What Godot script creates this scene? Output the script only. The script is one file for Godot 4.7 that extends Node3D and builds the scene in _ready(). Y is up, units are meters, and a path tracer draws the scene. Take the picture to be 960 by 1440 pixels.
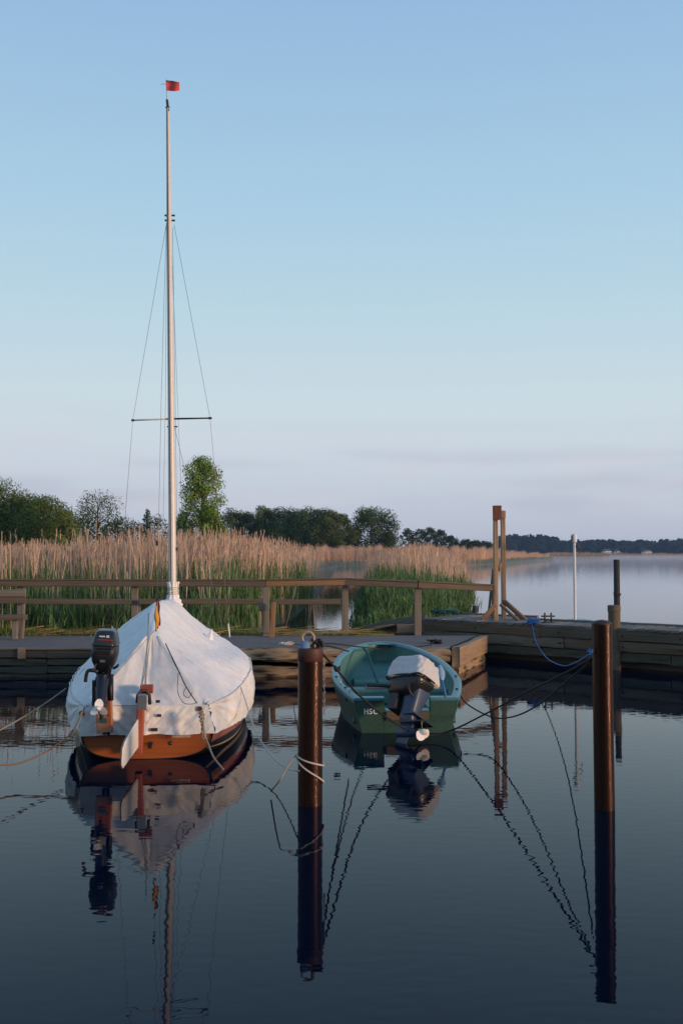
extends Node3D
# A quiet harbour at first light: covered sailing boat, green dinghy, mooring piles, timber docks, reed beds.

const FOCAL := 1400.0
const EYE := 2.2
const PITCH := 0.04141            # radians the lens looks up
const DOCK_Y := 0.52
const JETTY_Y := 0.785

var M := {}
var taken := {}
var noise := FastNoiseLite.new()
var rng := RandomNumberGenerator.new()
var boat: Transform3D
var dinghy: Transform3D

# ------------------------------------------------------------------ helpers
func ray(x: float, y: float) -> Vector3:
	var d := Vector3((x - 480.0) / FOCAL, (720.0 - y) / FOCAL, -1.0)
	return d.rotated(Vector3.RIGHT, PITCH)

func px(x: float, y: float, dist: float) -> Vector3:      # point on that sight line, dist metres ahead
	var r := ray(x, y)
	return Vector3(0, EYE, 0) + r * (dist / -r.z)

func pg(x: float, y: float, h: float) -> Vector3:         # where that sight line meets height h
	var r := ray(x, y)
	return Vector3(0, EYE, 0) + r * ((h - EYE) / r.y)

func numbered(called: String) -> String:
	if not taken.has(called):
		taken[called] = 0
		return called
	taken[called] += 1
	return "%s_%03d" % [called, taken[called]]

func thing(called: String, label: String, category: String, at := Vector3.ZERO, turn := 0.0, group := "") -> Node3D:
	var o := Node3D.new()
	o.name = numbered(called)
	add_child(o)
	o.position = at
	o.rotation.y = turn
	o.set_meta("label", label)
	o.set_meta("category", category)
	if group != "":
		o.set_meta("group", group)
	return o

func smooth() -> SurfaceTool:
	var st := SurfaceTool.new()
	st.begin(Mesh.PRIMITIVE_TRIANGLES)
	st.set_smooth_group(0)
	return st

func flat() -> SurfaceTool:
	var st := SurfaceTool.new()
	st.begin(Mesh.PRIMITIVE_TRIANGLES)
	st.set_smooth_group(-1)
	return st

func done(st: SurfaceTool) -> ArrayMesh:
	st.generate_normals()
	return st.commit()

func part(called: String, mesh: Mesh, m: Material, parent: Node, at := Vector3.ZERO) -> MeshInstance3D:
	var o := MeshInstance3D.new()
	o.name = called
	o.mesh = mesh
	o.material_override = m
	o.position = at
	parent.add_child(o, true)
	return o

func single(called: String, mesh: Mesh, m: Material, label: String, category: String, group := "") -> MeshInstance3D:
	var o := MeshInstance3D.new()
	o.name = numbered(called)
	o.mesh = mesh
	o.material_override = m
	add_child(o)
	o.set_meta("label", label)
	o.set_meta("category", category)
	if group != "":
		o.set_meta("group", group)
	return o

func setting(called: String, mesh: Mesh, m: Material) -> MeshInstance3D:
	var o := MeshInstance3D.new()
	o.name = numbered(called)
	o.mesh = mesh
	o.material_override = m
	add_child(o)
	o.set_meta("kind", "structure")
	return o

func tri(st: SurfaceTool, a: Vector3, b: Vector3, c: Vector3) -> void:   # counter-clockwise seen from outside
	st.add_vertex(a); st.add_vertex(c); st.add_vertex(b)

func quad(st: SurfaceTool, a: Vector3, b: Vector3, c: Vector3, d: Vector3) -> void:
	tri(st, a, b, c); tri(st, a, c, d)

func poly_box(st: SurfaceTool, ctr: Vector3, size: Vector3, basis := Basis.IDENTITY, bevel := 0.0) -> void:
	# box with chamfered long edges (along local x); octagonal section
	var h := size * 0.5
	var b := minf(bevel, minf(h.y, h.z) * 0.6)
	var sec: Array
	if b > 0.0:
		sec = [Vector2(h.y, h.z - b), Vector2(h.y - b, h.z), Vector2(-h.y + b, h.z), Vector2(-h.y, h.z - b), Vector2(-h.y, -h.z + b), Vector2(-h.y + b, -h.z), Vector2(h.y - b, -h.z), Vector2(h.y, -h.z + b)]
	else:
		sec = [Vector2(h.y, h.z), Vector2(-h.y, h.z), Vector2(-h.y, -h.z), Vector2(h.y, -h.z)]
	var n := sec.size()
	var c0 := ctr + basis * Vector3(-h.x, 0, 0)
	var c1 := ctr + basis * Vector3(h.x, 0, 0)
	for i in n:
		var p: Vector2 = sec[i]
		var q: Vector2 = sec[(i + 1) % n]
		var a0 := ctr + basis * Vector3(-h.x, p.x, p.y)
		var a1 := ctr + basis * Vector3(h.x, p.x, p.y)
		var b0 := ctr + basis * Vector3(-h.x, q.x, q.y)
		var b1 := ctr + basis * Vector3(h.x, q.x, q.y)
		quad(st, a0, b0, b1, a1)
		tri(st, c1, a1, b1)
		tri(st, c0, b0, a0)

func box_mesh(size: Vector3, bevel := 0.0) -> ArrayMesh:
	var st := flat()
	poly_box(st, Vector3.ZERO, size, Basis.IDENTITY, bevel)
	return done(st)

func timber_mesh(length: float, h: float, w: float, rough: float, seed_: int, bevel := 0.012) -> ArrayMesh:
	# a weathered beam along local x from 0 to length, its surface a little uneven
	var st := smooth()
	var n := clampi(int(length / 0.16), 2, 60)
	var hy := h * 0.5
	var hz := w * 0.5
	var b := minf(bevel, minf(hy, hz) * 0.5)
	var sec := [Vector2(hy, hz - b), Vector2(hy - b, hz), Vector2(0, hz), Vector2(-hy + b, hz), Vector2(-hy, hz - b), Vector2(-hy, -hz + b), Vector2(-hy + b, -hz), Vector2(0, -hz), Vector2(hy - b, -hz), Vector2(hy, -hz + b)]
	var rows: Array = []
	for i in n + 1:
		var x := length * i / n
		var row: Array[Vector3] = []
		for k in sec.size():
			var p: Vector2 = sec[k]
			var d := noise.get_noise_3d(x * 60.0 + seed_ * 31.7, k * 37.0, seed_ * 5.0) * rough
			var e := noise.get_noise_3d(x * 14.0 + seed_ * 11.0, 400.0 + k * 9.0, seed_ * 3.0) * rough * 1.2
			row.append(Vector3(x + (d * 2.0 if i == 0 or i == n else 0.0), p.x + (d + e) * signf(p.x), p.y + (d + e) * signf(p.y)))
		rows.append(row)
	var m := sec.size()
	for i in n:
		for k in m:
			st.set_smooth_group(k + 1)
			quad(st, rows[i][k], rows[i][(k + 1) % m], rows[i + 1][(k + 1) % m], rows[i + 1][k])
	st.set_smooth_group(40)
	for k in range(1, m - 1):
		tri(st, rows[0][0], rows[0][k + 1], rows[0][k])
		tri(st, rows[n][0], rows[n][k], rows[n][k + 1])
	return done(st)

func along(a: Vector3, b: Vector3, up := Vector3.UP) -> Transform3D:     # local x runs from a to b
	var x := (b - a).normalized()
	var z := x.cross(up)
	if z.length() < 0.001:
		z = Vector3.BACK
	z = z.normalized()
	var y := z.cross(x)
	return Transform3D(Basis(x, y, z), a)

func timber(called: String, parent: Node3D, a: Vector3, b: Vector3, h: float, w: float, m: Material, rough := 0.006, up := Vector3.UP, bevel := 0.012) -> MeshInstance3D:
	# a, b in the parent's own space
	rng.seed = hash(called) + int(a.x * 97.0 + a.y * 53.0 + a.z * 31.0)
	var o := part(called, timber_mesh(a.distance_to(b), h, w, rough, rng.randi() % 997, bevel), m, parent)
	o.transform = along(a, b, up)
	return o

func tube(st: SurfaceTool, pts: Array, radii: Array, sides := 8, caps := true) -> void:
	var n := pts.size()
	var rings: Array = []
	var side := Vector3.ZERO
	for i in n:
		var p: Vector3 = pts[i]
		var d: Vector3
		if i == 0:
			d = pts[1] - pts[0]
		elif i == n - 1:
			d = pts[n - 1] - pts[n - 2]
		else:
			d = pts[i + 1] - pts[i - 1]
		d = d.normalized()
		if side == Vector3.ZERO:
			side = d.cross(Vector3.UP if absf(d.y) < 0.9 else Vector3.RIGHT).normalized()
		else:
			side = (side - d * side.dot(d)).normalized()
		var up := side.cross(d)
		var r: float = radii[mini(i, radii.size() - 1)]
		var ring: Array[Vector3] = []
		for k in sides:
			var t := TAU * k / sides
			ring.append(p + (side * cos(t) + up * sin(t)) * r)
		rings.append(ring)
	for i in n - 1:
		for k in sides:
			var k2 := (k + 1) % sides
			quad(st, rings[i][k], rings[i + 1][k], rings[i + 1][k2], rings[i][k2])
	if caps:
		for k in range(1, sides - 1):
			tri(st, rings[0][0], rings[0][k], rings[0][k + 1])
			tri(st, rings[n - 1][0], rings[n - 1][k + 1], rings[n - 1][k])

func tube_mesh(pts: Array, radii: Array, sides := 8) -> ArrayMesh:
	var st := smooth()
	tube(st, pts, radii, sides)
	return done(st)

func lathe(st: SurfaceTool, prof: Array, seg: int, t := Transform3D.IDENTITY, sx := 1.0, sz := 1.0) -> void:
	# prof: Vector2(radius, height) from bottom to top
	for i in prof.size() - 1:
		for k in seg:
			var a := TAU * k / seg
			var b := TAU * (k + 1) / seg
			var p: Vector2 = prof[i]
			var q: Vector2 = prof[i + 1]
			var v := [Vector3(p.x * cos(a) * sx, p.y, -p.x * sin(a) * sz), Vector3(p.x * cos(b) * sx, p.y, -p.x * sin(b) * sz), Vector3(q.x * cos(b) * sx, q.y, -q.x * sin(b) * sz), Vector3(q.x * cos(a) * sx, q.y, -q.x * sin(a) * sz)]
			if p.x > 0.0001 and q.x > 0.0001:
				quad(st, t * v[0], t * v[1], t * v[2], t * v[3])
			elif p.x > 0.0001:
				tri(st, t * v[0], t * v[1], t * v[2])
			elif q.x > 0.0001:
				tri(st, t * v[0], t * v[2], t * v[3])

func spline(ctrl: Array, per := 8) -> Array:       # Catmull-Rom through the points
	var out: Array = []
	for i in ctrl.size() - 1:
		var p0: Vector3 = ctrl[maxi(i - 1, 0)]
		var p1: Vector3 = ctrl[i]
		var p2: Vector3 = ctrl[i + 1]
		var p3: Vector3 = ctrl[mini(i + 2, ctrl.size() - 1)]
		for k in per:
			out.append(p1.cubic_interpolate(p2, p0, p3, float(k) / per))
	out.append(ctrl[ctrl.size() - 1])
	return out

func sag(a: Vector3, b: Vector3, drop: float, n := 18) -> Array:
	var out: Array = []
	for i in n + 1:
		var t := float(i) / n
		out.append(a.lerp(b, t) - Vector3(0, drop * 4.0 * t * (1.0 - t), 0))
	return out

func rope(called: String, pts: Array, r: float, m: Material, label: String, group := "") -> Node3D:
	var st := smooth()
	tube(st, pts, [r], 6)
	return single(called, done(st), m, label, "rope", group)

func curve(keys: Array, u: float) -> float:         # smooth interpolation of [[u, value], ...]
	var n := keys.size()
	if u <= keys[0][0]:
		return keys[0][1]
	if u >= keys[n - 1][0]:
		return keys[n - 1][1]
	for i in n - 1:
		if u <= keys[i + 1][0]:
			var t: float = (u - keys[i][0]) / (keys[i + 1][0] - keys[i][0])
			var dx: float = keys[i + 1][0] - keys[i][0]
			var m0: float = 0.0
			var m1: float = 0.0
			if i > 0:
				m0 = (keys[i + 1][1] - keys[i - 1][1]) / (keys[i + 1][0] - keys[i - 1][0]) * dx
			else:
				m0 = keys[i + 1][1] - keys[i][1]
			if i < n - 2:
				m1 = (keys[i + 2][1] - keys[i][1]) / (keys[i + 2][0] - keys[i][0]) * dx
			else:
				m1 = keys[i + 1][1] - keys[i][1]
			var t2 := t * t
			var t3 := t2 * t
			var ka: float = keys[i][1]
			var kb: float = keys[i + 1][1]
			return ka * (2 * t3 - 3 * t2 + 1) + m0 * (t3 - 2 * t2 + t) + kb * (-2 * t3 + 3 * t2) + m1 * (t3 - t2)
	return keys[n - 1][1]

# ------------------------------------------------------------------ materials
func lin(r: float, g: float, b: float) -> Color:
	return Color(r, g, b).linear_to_srgb()

func noise_tex(seed_: int, freq: float, ramp: Array, size := 512, oct := 4, stretch := 1.0, kind := FastNoiseLite.TYPE_SIMPLEX) -> ImageTexture:
	# ramp: [[offset, Color(linear)], ...]; stretch > 1 draws the pattern out along u
	var f := FastNoiseLite.new()
	f.seed = seed_
	f.noise_type = kind
	f.frequency = freq
	f.fractal_octaves = oct
	var g := Gradient.new()
	var offs := PackedFloat32Array()
	var cols := PackedColorArray()
	for r in ramp:
		offs.append(r[0])
		cols.append((r[1] as Color).linear_to_srgb())
	g.offsets = offs
	g.colors = cols
	var data := PackedByteArray()
	data.resize(size * size * 3)
	var k := 0
	var edge := size / 8
	for y in size:
		for x in size:
			var n := f.get_noise_2d(x / stretch, y)
			# blend the borders so that the tile repeats without seams
			if x >= size - edge:
				n = lerpf(n, f.get_noise_2d((x - size) / stretch, y), float(x - size + edge) / edge)
			if y >= size - edge:
				n = lerpf(n, f.get_noise_2d(x / stretch, y - size), float(y - size + edge) / edge)
			var c := g.sample(clampf(n * 0.5 + 0.5, 0.0, 1.0))
			data[k] = int(c.r * 255.0)
			data[k + 1] = int(c.g * 255.0)
			data[k + 2] = int(c.b * 255.0)
			k += 3
	return ImageTexture.create_from_image(Image.create_from_data(size, size, false, Image.FORMAT_RGB8, data))

func mat(color: Color, rough := 0.6, metal := 0.0, spec := 0.5) -> StandardMaterial3D:
	var m := StandardMaterial3D.new()
	m.albedo_color = color
	m.roughness = rough
	m.metallic = metal
	m.metallic_specular = spec
	return m

func triplanar(m: StandardMaterial3D, tex: Texture2D, scale: Vector3, height := 0.0, htex: Texture2D = null, world := false) -> StandardMaterial3D:
	m.albedo_texture = tex
	m.uv1_triplanar = true
	m.uv1_world_triplanar = world
	m.uv1_scale = scale
	if height > 0.0:
		m.heightmap_enabled = true
		m.heightmap_texture = htex if htex else tex
		m.heightmap_scale = height
	return m

func make_materials() -> void:
	var grain := noise_tex(3, 0.045, [[0.0, Color(0.35, 0.35, 0.35)], [0.35, Color(0.7, 0.7, 0.7)], [0.6, Color(1, 1, 1)], [1.0, Color(0.55, 0.55, 0.55)]], 512, 5, 16.0)
	var blotch := noise_tex(9, 0.012, [[0.15, Color(0.3, 0.3, 0.3)], [0.4, Color(0.75, 0.75, 0.75)], [0.55, Color(1, 1, 1)], [0.9, Color(0.6, 0.6, 0.6)]], 512, 5, 3.0)
	var rot := noise_tex(19, 0.016, [[0.22, Color(0.05, 0.045, 0.04)], [0.36, Color(0.4, 0.38, 0.36)], [0.5, Color(0.85, 0.85, 0.85)], [0.62, Color(1, 1, 1)], [0.9, Color(0.55, 0.5, 0.45)]], 512, 5, 3.0)
	var fine := noise_tex(15, 0.03, [[0.0, Color(0.55, 0.55, 0.55)], [0.5, Color(1, 1, 1)], [1.0, Color(0.7, 0.7, 0.7)]], 512, 5)
	var gs := Vector3(0.35, 1.6, 1.6)
	M.wood_grey = triplanar(mat(lin(0.20, 0.168, 0.135), 0.85), grain, gs, 0.25)
	M.wood_brown = triplanar(mat(lin(0.125, 0.095, 0.066), 0.85), grain, gs, 0.25)
	M.wood_dark = triplanar(mat(lin(0.088, 0.074, 0.06), 0.8), grain, gs, 0.3)
	M.wood_log = triplanar(mat(lin(0.36, 0.25, 0.15), 0.85), rot, Vector3(0.45, 1.1, 1.1), 1.2)
	M.wood_face = triplanar(mat(lin(0.15, 0.105, 0.066), 0.85), grain, gs, 0.3)
	M.wood_worn = triplanar(mat(lin(0.185, 0.15, 0.115), 0.9), blotch, Vector3(0.5, 1.6, 1.6), 0.4)
	M.wood_slime = triplanar(mat(lin(0.075, 0.068, 0.042), 0.7), blotch, Vector3(0.6, 1.4, 1.4), 0.4)
	M.wood_orange = triplanar(mat(lin(0.27, 0.15, 0.075), 0.75), grain, gs, 0.2)
	M.wood_tan = triplanar(mat(lin(0.36, 0.235, 0.14), 0.75), grain, gs, 0.2)
	M.wood_red = triplanar(mat(lin(0.17, 0.05, 0.03), 0.75), grain, gs, 0.2)
	M.deck = triplanar(mat(lin(0.17, 0.145, 0.135), 0.9), grain, Vector3(0.3, 1.2, 1.2), 0.15)
	M.deck_pale = triplanar(mat(lin(0.24, 0.215, 0.20), 0.9), grain, Vector3(0.3, 1.2, 1.2), 0.15)
	M.varnish = triplanar(mat(lin(0.37, 0.10, 0.022), 0.35), noise_tex(31, 0.03, [[0.0, Color(0.6, 0.5, 0.4)], [0.5, Color(1, 1, 1)], [1.0, Color(0.75, 0.65, 0.55)]], 512, 4, 20.0), Vector3(0.6, 2.2, 2.2))
	M.varnish.clearcoat_enabled = true
	M.varnish.clearcoat = 0.7
	M.varnish.clearcoat_roughness = 0.12
	M.red_wood = triplanar(mat(lin(0.33, 0.07, 0.035), 0.5), fine, Vector3(2, 2, 2))
	M.black_paint = mat(lin(0.012, 0.012, 0.013), 0.35)
	M.boot = mat(lin(0.35, 0.30, 0.25), 0.5)
	M.antifoul = mat(lin(0.05, 0.015, 0.01), 0.7)
	M.white_paint = triplanar(mat(lin(0.80, 0.77, 0.72), 0.45), fine, Vector3(1.5, 1.5, 1.5))
	M.mast = triplanar(mat(lin(0.72, 0.66, 0.60), 0.35), fine, Vector3(4, 0.7, 4))
	M.wire = mat(lin(0.25, 0.25, 0.26), 0.4, 0.6)
	M.steel = mat(lin(0.45, 0.45, 0.45), 0.35, 0.9)
	M.dark_metal = mat(lin(0.03, 0.03, 0.032), 0.45, 0.3)
	# cloth
	var crinkle := noise_tex(41, 0.012, [[0.0, Color(0, 0, 0)], [0.5, Color(0.4, 0.4, 0.4)], [1.0, Color(1, 1, 1)]], 512, 5)
	var soil := noise_tex(43, 0.01, [[0.15, Color(0.86, 0.84, 0.80)], [0.5, Color(1, 1, 1)], [1.0, Color(0.95, 0.94, 0.92)]], 512, 5)
	M.tarp = triplanar(mat(lin(0.80, 0.78, 0.76), 0.8), soil, Vector3(0.9, 0.9, 0.9), 0.55, crinkle)
	M.tarp_seam = triplanar(mat(lin(0.74, 0.70, 0.67), 0.8), soil, Vector3(2, 2, 2))
	M.hood = triplanar(mat(lin(0.58, 0.56, 0.55), 0.75), soil, Vector3(3, 3, 3), 0.1, crinkle)
	M.burgee = mat(lin(0.62, 0.07, 0.05), 0.7)
	M.burgee.backlight_enabled = true
	M.burgee.backlight = Color(0.5, 0.1, 0.08)
	M.flag_black = mat(lin(0.02, 0.018, 0.02), 0.8)
	M.flag_red = mat(lin(0.45, 0.05, 0.03), 0.8)
	M.flag_gold = mat(lin(0.65, 0.33, 0.04), 0.8)
	# motors
	M.motor_black = mat(lin(0.016, 0.017, 0.021), 0.32)
	M.motor_body = mat(lin(0.022, 0.022, 0.026), 0.5)
	M.motor_blue = mat(lin(0.035, 0.055, 0.10), 0.38)
	M.prop_white = mat(lin(0.82, 0.76, 0.70), 0.45)
	M.motor_red = mat(lin(0.4, 0.03, 0.03), 0.5)
	M.motor_label = mat(lin(0.6, 0.55, 0.55), 0.5)
	# dinghy
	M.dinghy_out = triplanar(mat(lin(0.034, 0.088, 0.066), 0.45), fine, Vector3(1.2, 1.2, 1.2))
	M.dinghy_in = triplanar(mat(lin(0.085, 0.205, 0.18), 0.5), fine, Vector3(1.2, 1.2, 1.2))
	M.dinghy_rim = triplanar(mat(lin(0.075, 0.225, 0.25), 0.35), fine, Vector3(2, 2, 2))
	M.letters = mat(lin(0.75, 0.76, 0.72), 0.5)
	M.oar = mat(lin(0.22, 0.36, 0.50), 0.45)
	M.oar_shaft = mat(lin(0.05, 0.16, 0.34), 0.4)
	# piles
	var rust := noise_tex(51, 0.02, [[0.2, Color(0.55, 0.5, 0.48)], [0.5, Color(1, 1, 1)], [0.9, Color(0.75, 0.62, 0.55)]], 512, 5)
	M.pile = triplanar(mat(lin(0.040, 0.017, 0.0105), 0.36, 0.7, 0.5), rust, Vector3(1.3, 0.5, 1.3))
	M.pile_band = triplanar(mat(lin(0.085, 0.026, 0.018), 0.6, 0.1), rust, Vector3(3, 3, 3), 0.2)
	M.pile_cap = triplanar(mat(lin(0.06, 0.035, 0.03), 0.55, 0.3), rust, Vector3(3, 3, 3))
	# ropes
	M.rope_black = mat(lin(0.01, 0.01, 0.012), 0.8)
	M.rope_white = triplanar(mat(lin(0.55, 0.47, 0.40), 0.9), fine, Vector3(20, 20, 20))
	M.rope_straw = triplanar(mat(lin(0.34, 0.27, 0.19), 0.9), fine, Vector3(20, 20, 20))
	M.rope_orange = triplanar(mat(lin(0.23, 0.135, 0.08), 0.9), fine, Vector3(20, 20, 20))
	M.rope_blue = mat(lin(0.012, 0.10, 0.36), 0.75)
	M.rope_teal = mat(lin(0.02, 0.10, 0.11), 0.8)
	M.turquoise = mat(lin(0.22, 0.52, 0.58), 0.5)
	M.ring_wood = triplanar(mat(lin(0.40, 0.30, 0.22), 0.6), fine, Vector3(6, 6, 6))
	M.blue_strap = mat(lin(0.10, 0.20, 0.36), 0.7)
	M.pole_white = triplanar(mat(lin(0.72, 0.74, 0.75), 0.5), fine, Vector3(2, 0.6, 2))
	M.pole_dark = triplanar(mat(lin(0.03, 0.026, 0.022), 0.8), grain, Vector3(1.6, 0.5, 1.6))
	M.post_round = triplanar(mat(lin(0.13, 0.10, 0.062), 0.85), noise_tex(71, 0.05, [[0.1, Color(0.4, 0.4, 0.4)], [0.5, Color(1, 1, 1)], [1.0, Color(0.6, 0.6, 0.55)]], 512, 4), Vector3(1.5, 0.3, 1.5), 0.4)
	# land and plants
	M.soil = triplanar(mat(lin(0.10, 0.085, 0.045), 0.95), blotch, Vector3(0.4, 0.4, 0.4), 2.0, null, true)
	M.marsh = triplanar(mat(lin(0.09, 0.095, 0.035), 0.95), blotch, Vector3(0.05, 0.05, 0.05), 0.0, null, true)
	for k in ["plant", "leaf"]:
		var p := mat(Color.WHITE, 0.85, 0.0, 0.15)
		p.vertex_color_use_as_albedo = true
		p.backlight_enabled = true
		p.backlight = Color(0.45, 0.45, 0.45) if k == "plant" else Color(0.2, 0.22, 0.12)
		M[k] = p
	M.bark = triplanar(mat(lin(0.075, 0.06, 0.045), 0.9), grain, Vector3(1, 1, 1))
	M.house_white = mat(lin(0.7, 0.7, 0.72), 0.8)
	M.house_roof = mat(lin(0.12, 0.07, 0.06), 0.8)
	M.house_glass = mat(lin(0.03, 0.04, 0.05), 0.2)
	# water: a dark peaty body under a clear mirror surface, with slow small ripples
	var w := mat(lin(0.0001, 0.0046, 0.0148), 0.012, 0.0, 0.225)
	w.uv1_triplanar = true
	w.uv1_world_triplanar = true
	w.uv1_scale = Vector3(0.32, 0.32, 0.32)
	w.heightmap_enabled = true
	w.heightmap_texture = noise_tex(61, 0.019, [[0.0, Color(0, 0, 0)], [1.0, Color(1, 1, 1)]], 1024, 2, 2.2)
	w.heightmap_scale = 0.046
	M.water = w

# ------------------------------------------------------------------ sky
func sky_color(e: float) -> Vector3:                # e: elevation in degrees -> linear radiance
	var keys := [[-90.0, Color8(60, 66, 74)], [-3.0, Color8(160, 165, 176)], [0.0, Color8(190, 195, 209)], [2.2, Color8(194, 201, 215)], [5.5, Color8(204, 214, 225)], [8.5, Color8(204, 220, 228)], [13.0, Color8(189, 215, 228)], [20.0, Color8(169, 205, 228)], [29.0, Color8(150, 187, 222)], [50.0, Color8(118, 158, 203)], [90.0, Color8(84, 124, 176)]]
	for i in keys.size() - 1:
		if e <= keys[i + 1][0]:
			var t: float = clampf((e - keys[i][0]) / (keys[i + 1][0] - keys[i][0]), 0.0, 1.0)
			var c: Color = (keys[i][1] as Color).lerp(keys[i + 1][1], t).srgb_to_linear()
			return Vector3(c.r, c.g, c.b)
	return Vector3.ONE

func sky_texture() -> ImageTexture:
	var w := 1024
	var h := 512
	var f := FastNoiseLite.new()
	f.seed = 77
	f.frequency = 1.0
	f.fractal_octaves = 4
	var data := PackedFloat32Array()
	data.resize(w * h * 3)
	var k := 0
	for y in h:
		var e := 90.0 - (y + 0.5) / h * 180.0
		var c := sky_color(e)
		var band := smoothstep(0.5, 3.0, e) * (1.0 - smoothstep(4.5, 9.5, e))
		for x in w:
			var o := c
			if band > 0.0:
				var a := TAU * x / w
				var n := f.get_noise_3d(cos(a) * 2.2 + 4.0, e * 0.75, sin(a) * 2.2)
				var s := smoothstep(0.02, 0.42, n) * band
				o = c.lerp(Vector3(0.45, 0.48, 0.58), s * 0.42)
				var n2 := f.get_noise_3d(cos(a) * 4.0 + 9.0, e * 0.7, sin(a) * 4.0)
				o = o.lerp(Vector3(0.66, 0.65, 0.70), smoothstep(0.05, 0.45, n2) * band * 0.35)
			data[k] = o.x
			data[k + 1] = o.y
			data[k + 2] = o.z
			k += 3
	return ImageTexture.create_from_image(Image.create_from_data(w, h, false, Image.FORMAT_RGBF, data.to_byte_array()))

# ------------------------------------------------------------------ plants
func blade(st: SurfaceTool, base: Vector3, lean: Vector3, height: float, width: float, droop: float, col: Color, segs := 3, tip := 0.1) -> void:
	var side := lean.cross(Vector3.UP)
	if side.length() < 0.01:
		side = Vector3.RIGHT
	side = side.normalized() * width * 0.5
	var last := base
	var lw := 1.0
	for i in segs:
		var t := float(i + 1) / segs
		var p := base + Vector3(0, height * (t - droop * t * t * 0.5), 0) + lean * t * t
		var w := lerpf(1.0, tip, t * t)
		var c := col
		st.set_color(c)
		quad(st, last - side * lw, last + side * lw, p + side * w, p - side * w)
		last = p
		lw = w

func dry_clump(seed_: int) -> ArrayMesh:            # last year's straw reeds, 1 m high before scaling
	var st := flat()
	rng.seed = seed_
	for i in 13:
		var b := Vector3(rng.randf_range(-0.3, 0.3), 0, rng.randf_range(-0.3, 0.3))
		var ang := rng.randf() * TAU
		var lean := Vector3(cos(ang), 0, sin(ang)) * pow(rng.randf(), 2.0) * 0.34 + Vector3(0.03, 0, 0)
		var h := rng.randf_range(0.72, 1.0) + pow(rng.randf(), 5.0) * 0.14
		var v := rng.randf_range(0.7, 1.15)
		var col := Color(0.70 * v, 0.49 * v, 0.35 * v)
		blade(st, b, lean, h, rng.randf_range(0.008, 0.012), 0.0, col, 3, 0.5)
		blade(st, b + Vector3(0.003, 0, 0.003), lean * 1.02 + Vector3(0, 0, 0.004), h, 0.008, 0.0, col, 2, 0.5)
		# plume
		if rng.randf() < 0.8:
			var top := b + lean + Vector3(0, h * 0.985, 0)
			var pc := Color(0.62 * v, 0.42 * v, 0.305 * v)
			for k in 3:
				var a2 := ang + rng.randf_range(-0.7, 0.7) + k * 2.0
				blade(st, top - Vector3(0, 0.05, 0), Vector3(cos(a2), 0, sin(a2)) * 0.02 + lean * 0.12, rng.randf_range(0.05, 0.08), 0.016, 0.4, pc, 2, 0.15)
		# dead leaves
		if rng.randf() < 0.6:
			var t2 := rng.randf_range(0.3, 0.85)
			var a3 := rng.randf() * TAU
			blade(st, b + lean * t2 * t2 + Vector3(0, h * t2, 0), Vector3(cos(a3), 0, sin(a3)) * 0.10, 0.12, 0.010, 0.9, col, 2)
	return done(st)

func green_clump(seed_: int, tone := 1.0) -> ArrayMesh:      # this year's green reeds, 1 m high before scaling
	var st := flat()
	rng.seed = seed_
	for i in 9:
		var b := Vector3(rng.randf_range(-0.22, 0.22), 0, rng.randf_range(-0.22, 0.22))
		var ang := rng.randf() * TAU
		var lean := Vector3(cos(ang), 0, sin(ang)) * rng.randf_range(0.02, 0.12)
		var h := rng.randf_range(0.55, 1.0)
		var v := rng.randf_range(0.7, 1.25) * tone
		var yellow := rng.randf_range(0.8, 1.3)
		var col := Color(0.135 * v * yellow, 0.225 * v, 0.085 * v)
		blade(st, b, lean, h * 0.85, 0.012, 0.0, col, 2, 0.5)
		for k in 4:
			var t := rng.randf_range(0.15, 0.85)
			var a2 := rng.randf() * TAU
			var l := rng.randf_range(0.2, 0.38)
			blade(st, b + lean * t * t + Vector3(0, h * t * 0.85, 0), Vector3(cos(a2), 0, sin(a2)) * l * 0.5, l, 0.024, rng.randf_range(0.2, 1.0), col, 3)
	return done(st)

func grass_clump(seed_: int) -> ArrayMesh:
	var st := flat()
	rng.seed = seed_
	for i in 22:
		var b := Vector3(rng.randf_range(-0.16, 0.16), 0, rng.randf_range(-0.16, 0.16))
		var a := rng.randf() * TAU
		var v := rng.randf_range(0.6, 1.2)
		var dry := rng.randf() < 0.2
		var col := Color(0.36 * v, 0.27 * v, 0.13 * v) if dry else Color(0.12 * v, 0.18 * v, 0.04 * v)
		blade(st, b, Vector3(cos(a), 0, sin(a)) * rng.randf_range(0.03, 0.2), rng.randf_range(0.1, 0.34), 0.011, rng.randf_range(0.2, 0.9), col, 3)
	return done(st)

func scatter(called: String, mesh: Mesh, places: Array, label: String, category: String) -> void:
	var mm := MultiMesh.new()
	mm.transform_format = MultiMesh.TRANSFORM_3D
	mm.use_colors = true
	mm.mesh = mesh
	mm.instance_count = places.size()
	for i in places.size():
		mm.set_instance_transform(i, places[i][0])
		mm.set_instance_color(i, places[i][1])
	var o := MultiMeshInstance3D.new()
	o.name = numbered(called)
	o.multimesh = mm
	o.material_override = M.plant
	o.set_meta("kind", "stuff")
	o.set_meta("label", label)
	o.set_meta("category", category)
	add_child(o)

func reed_place(p: Vector3, h: float, tint: float, warm := 0.0) -> Array:
	var b := Basis(Vector3.UP, rng.randf() * TAU).scaled(Vector3(1.15, h, 1.15))
	var lean := Basis(Vector3(rng.randf_range(-1, 1), 0, rng.randf_range(-1, 1)).normalized(), rng.randf_range(0.0, 0.13))
	return [Transform3D(lean * b, p), Color(tint * (1.0 + warm), tint, tint * (1.0 - warm * 0.5))]

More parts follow.
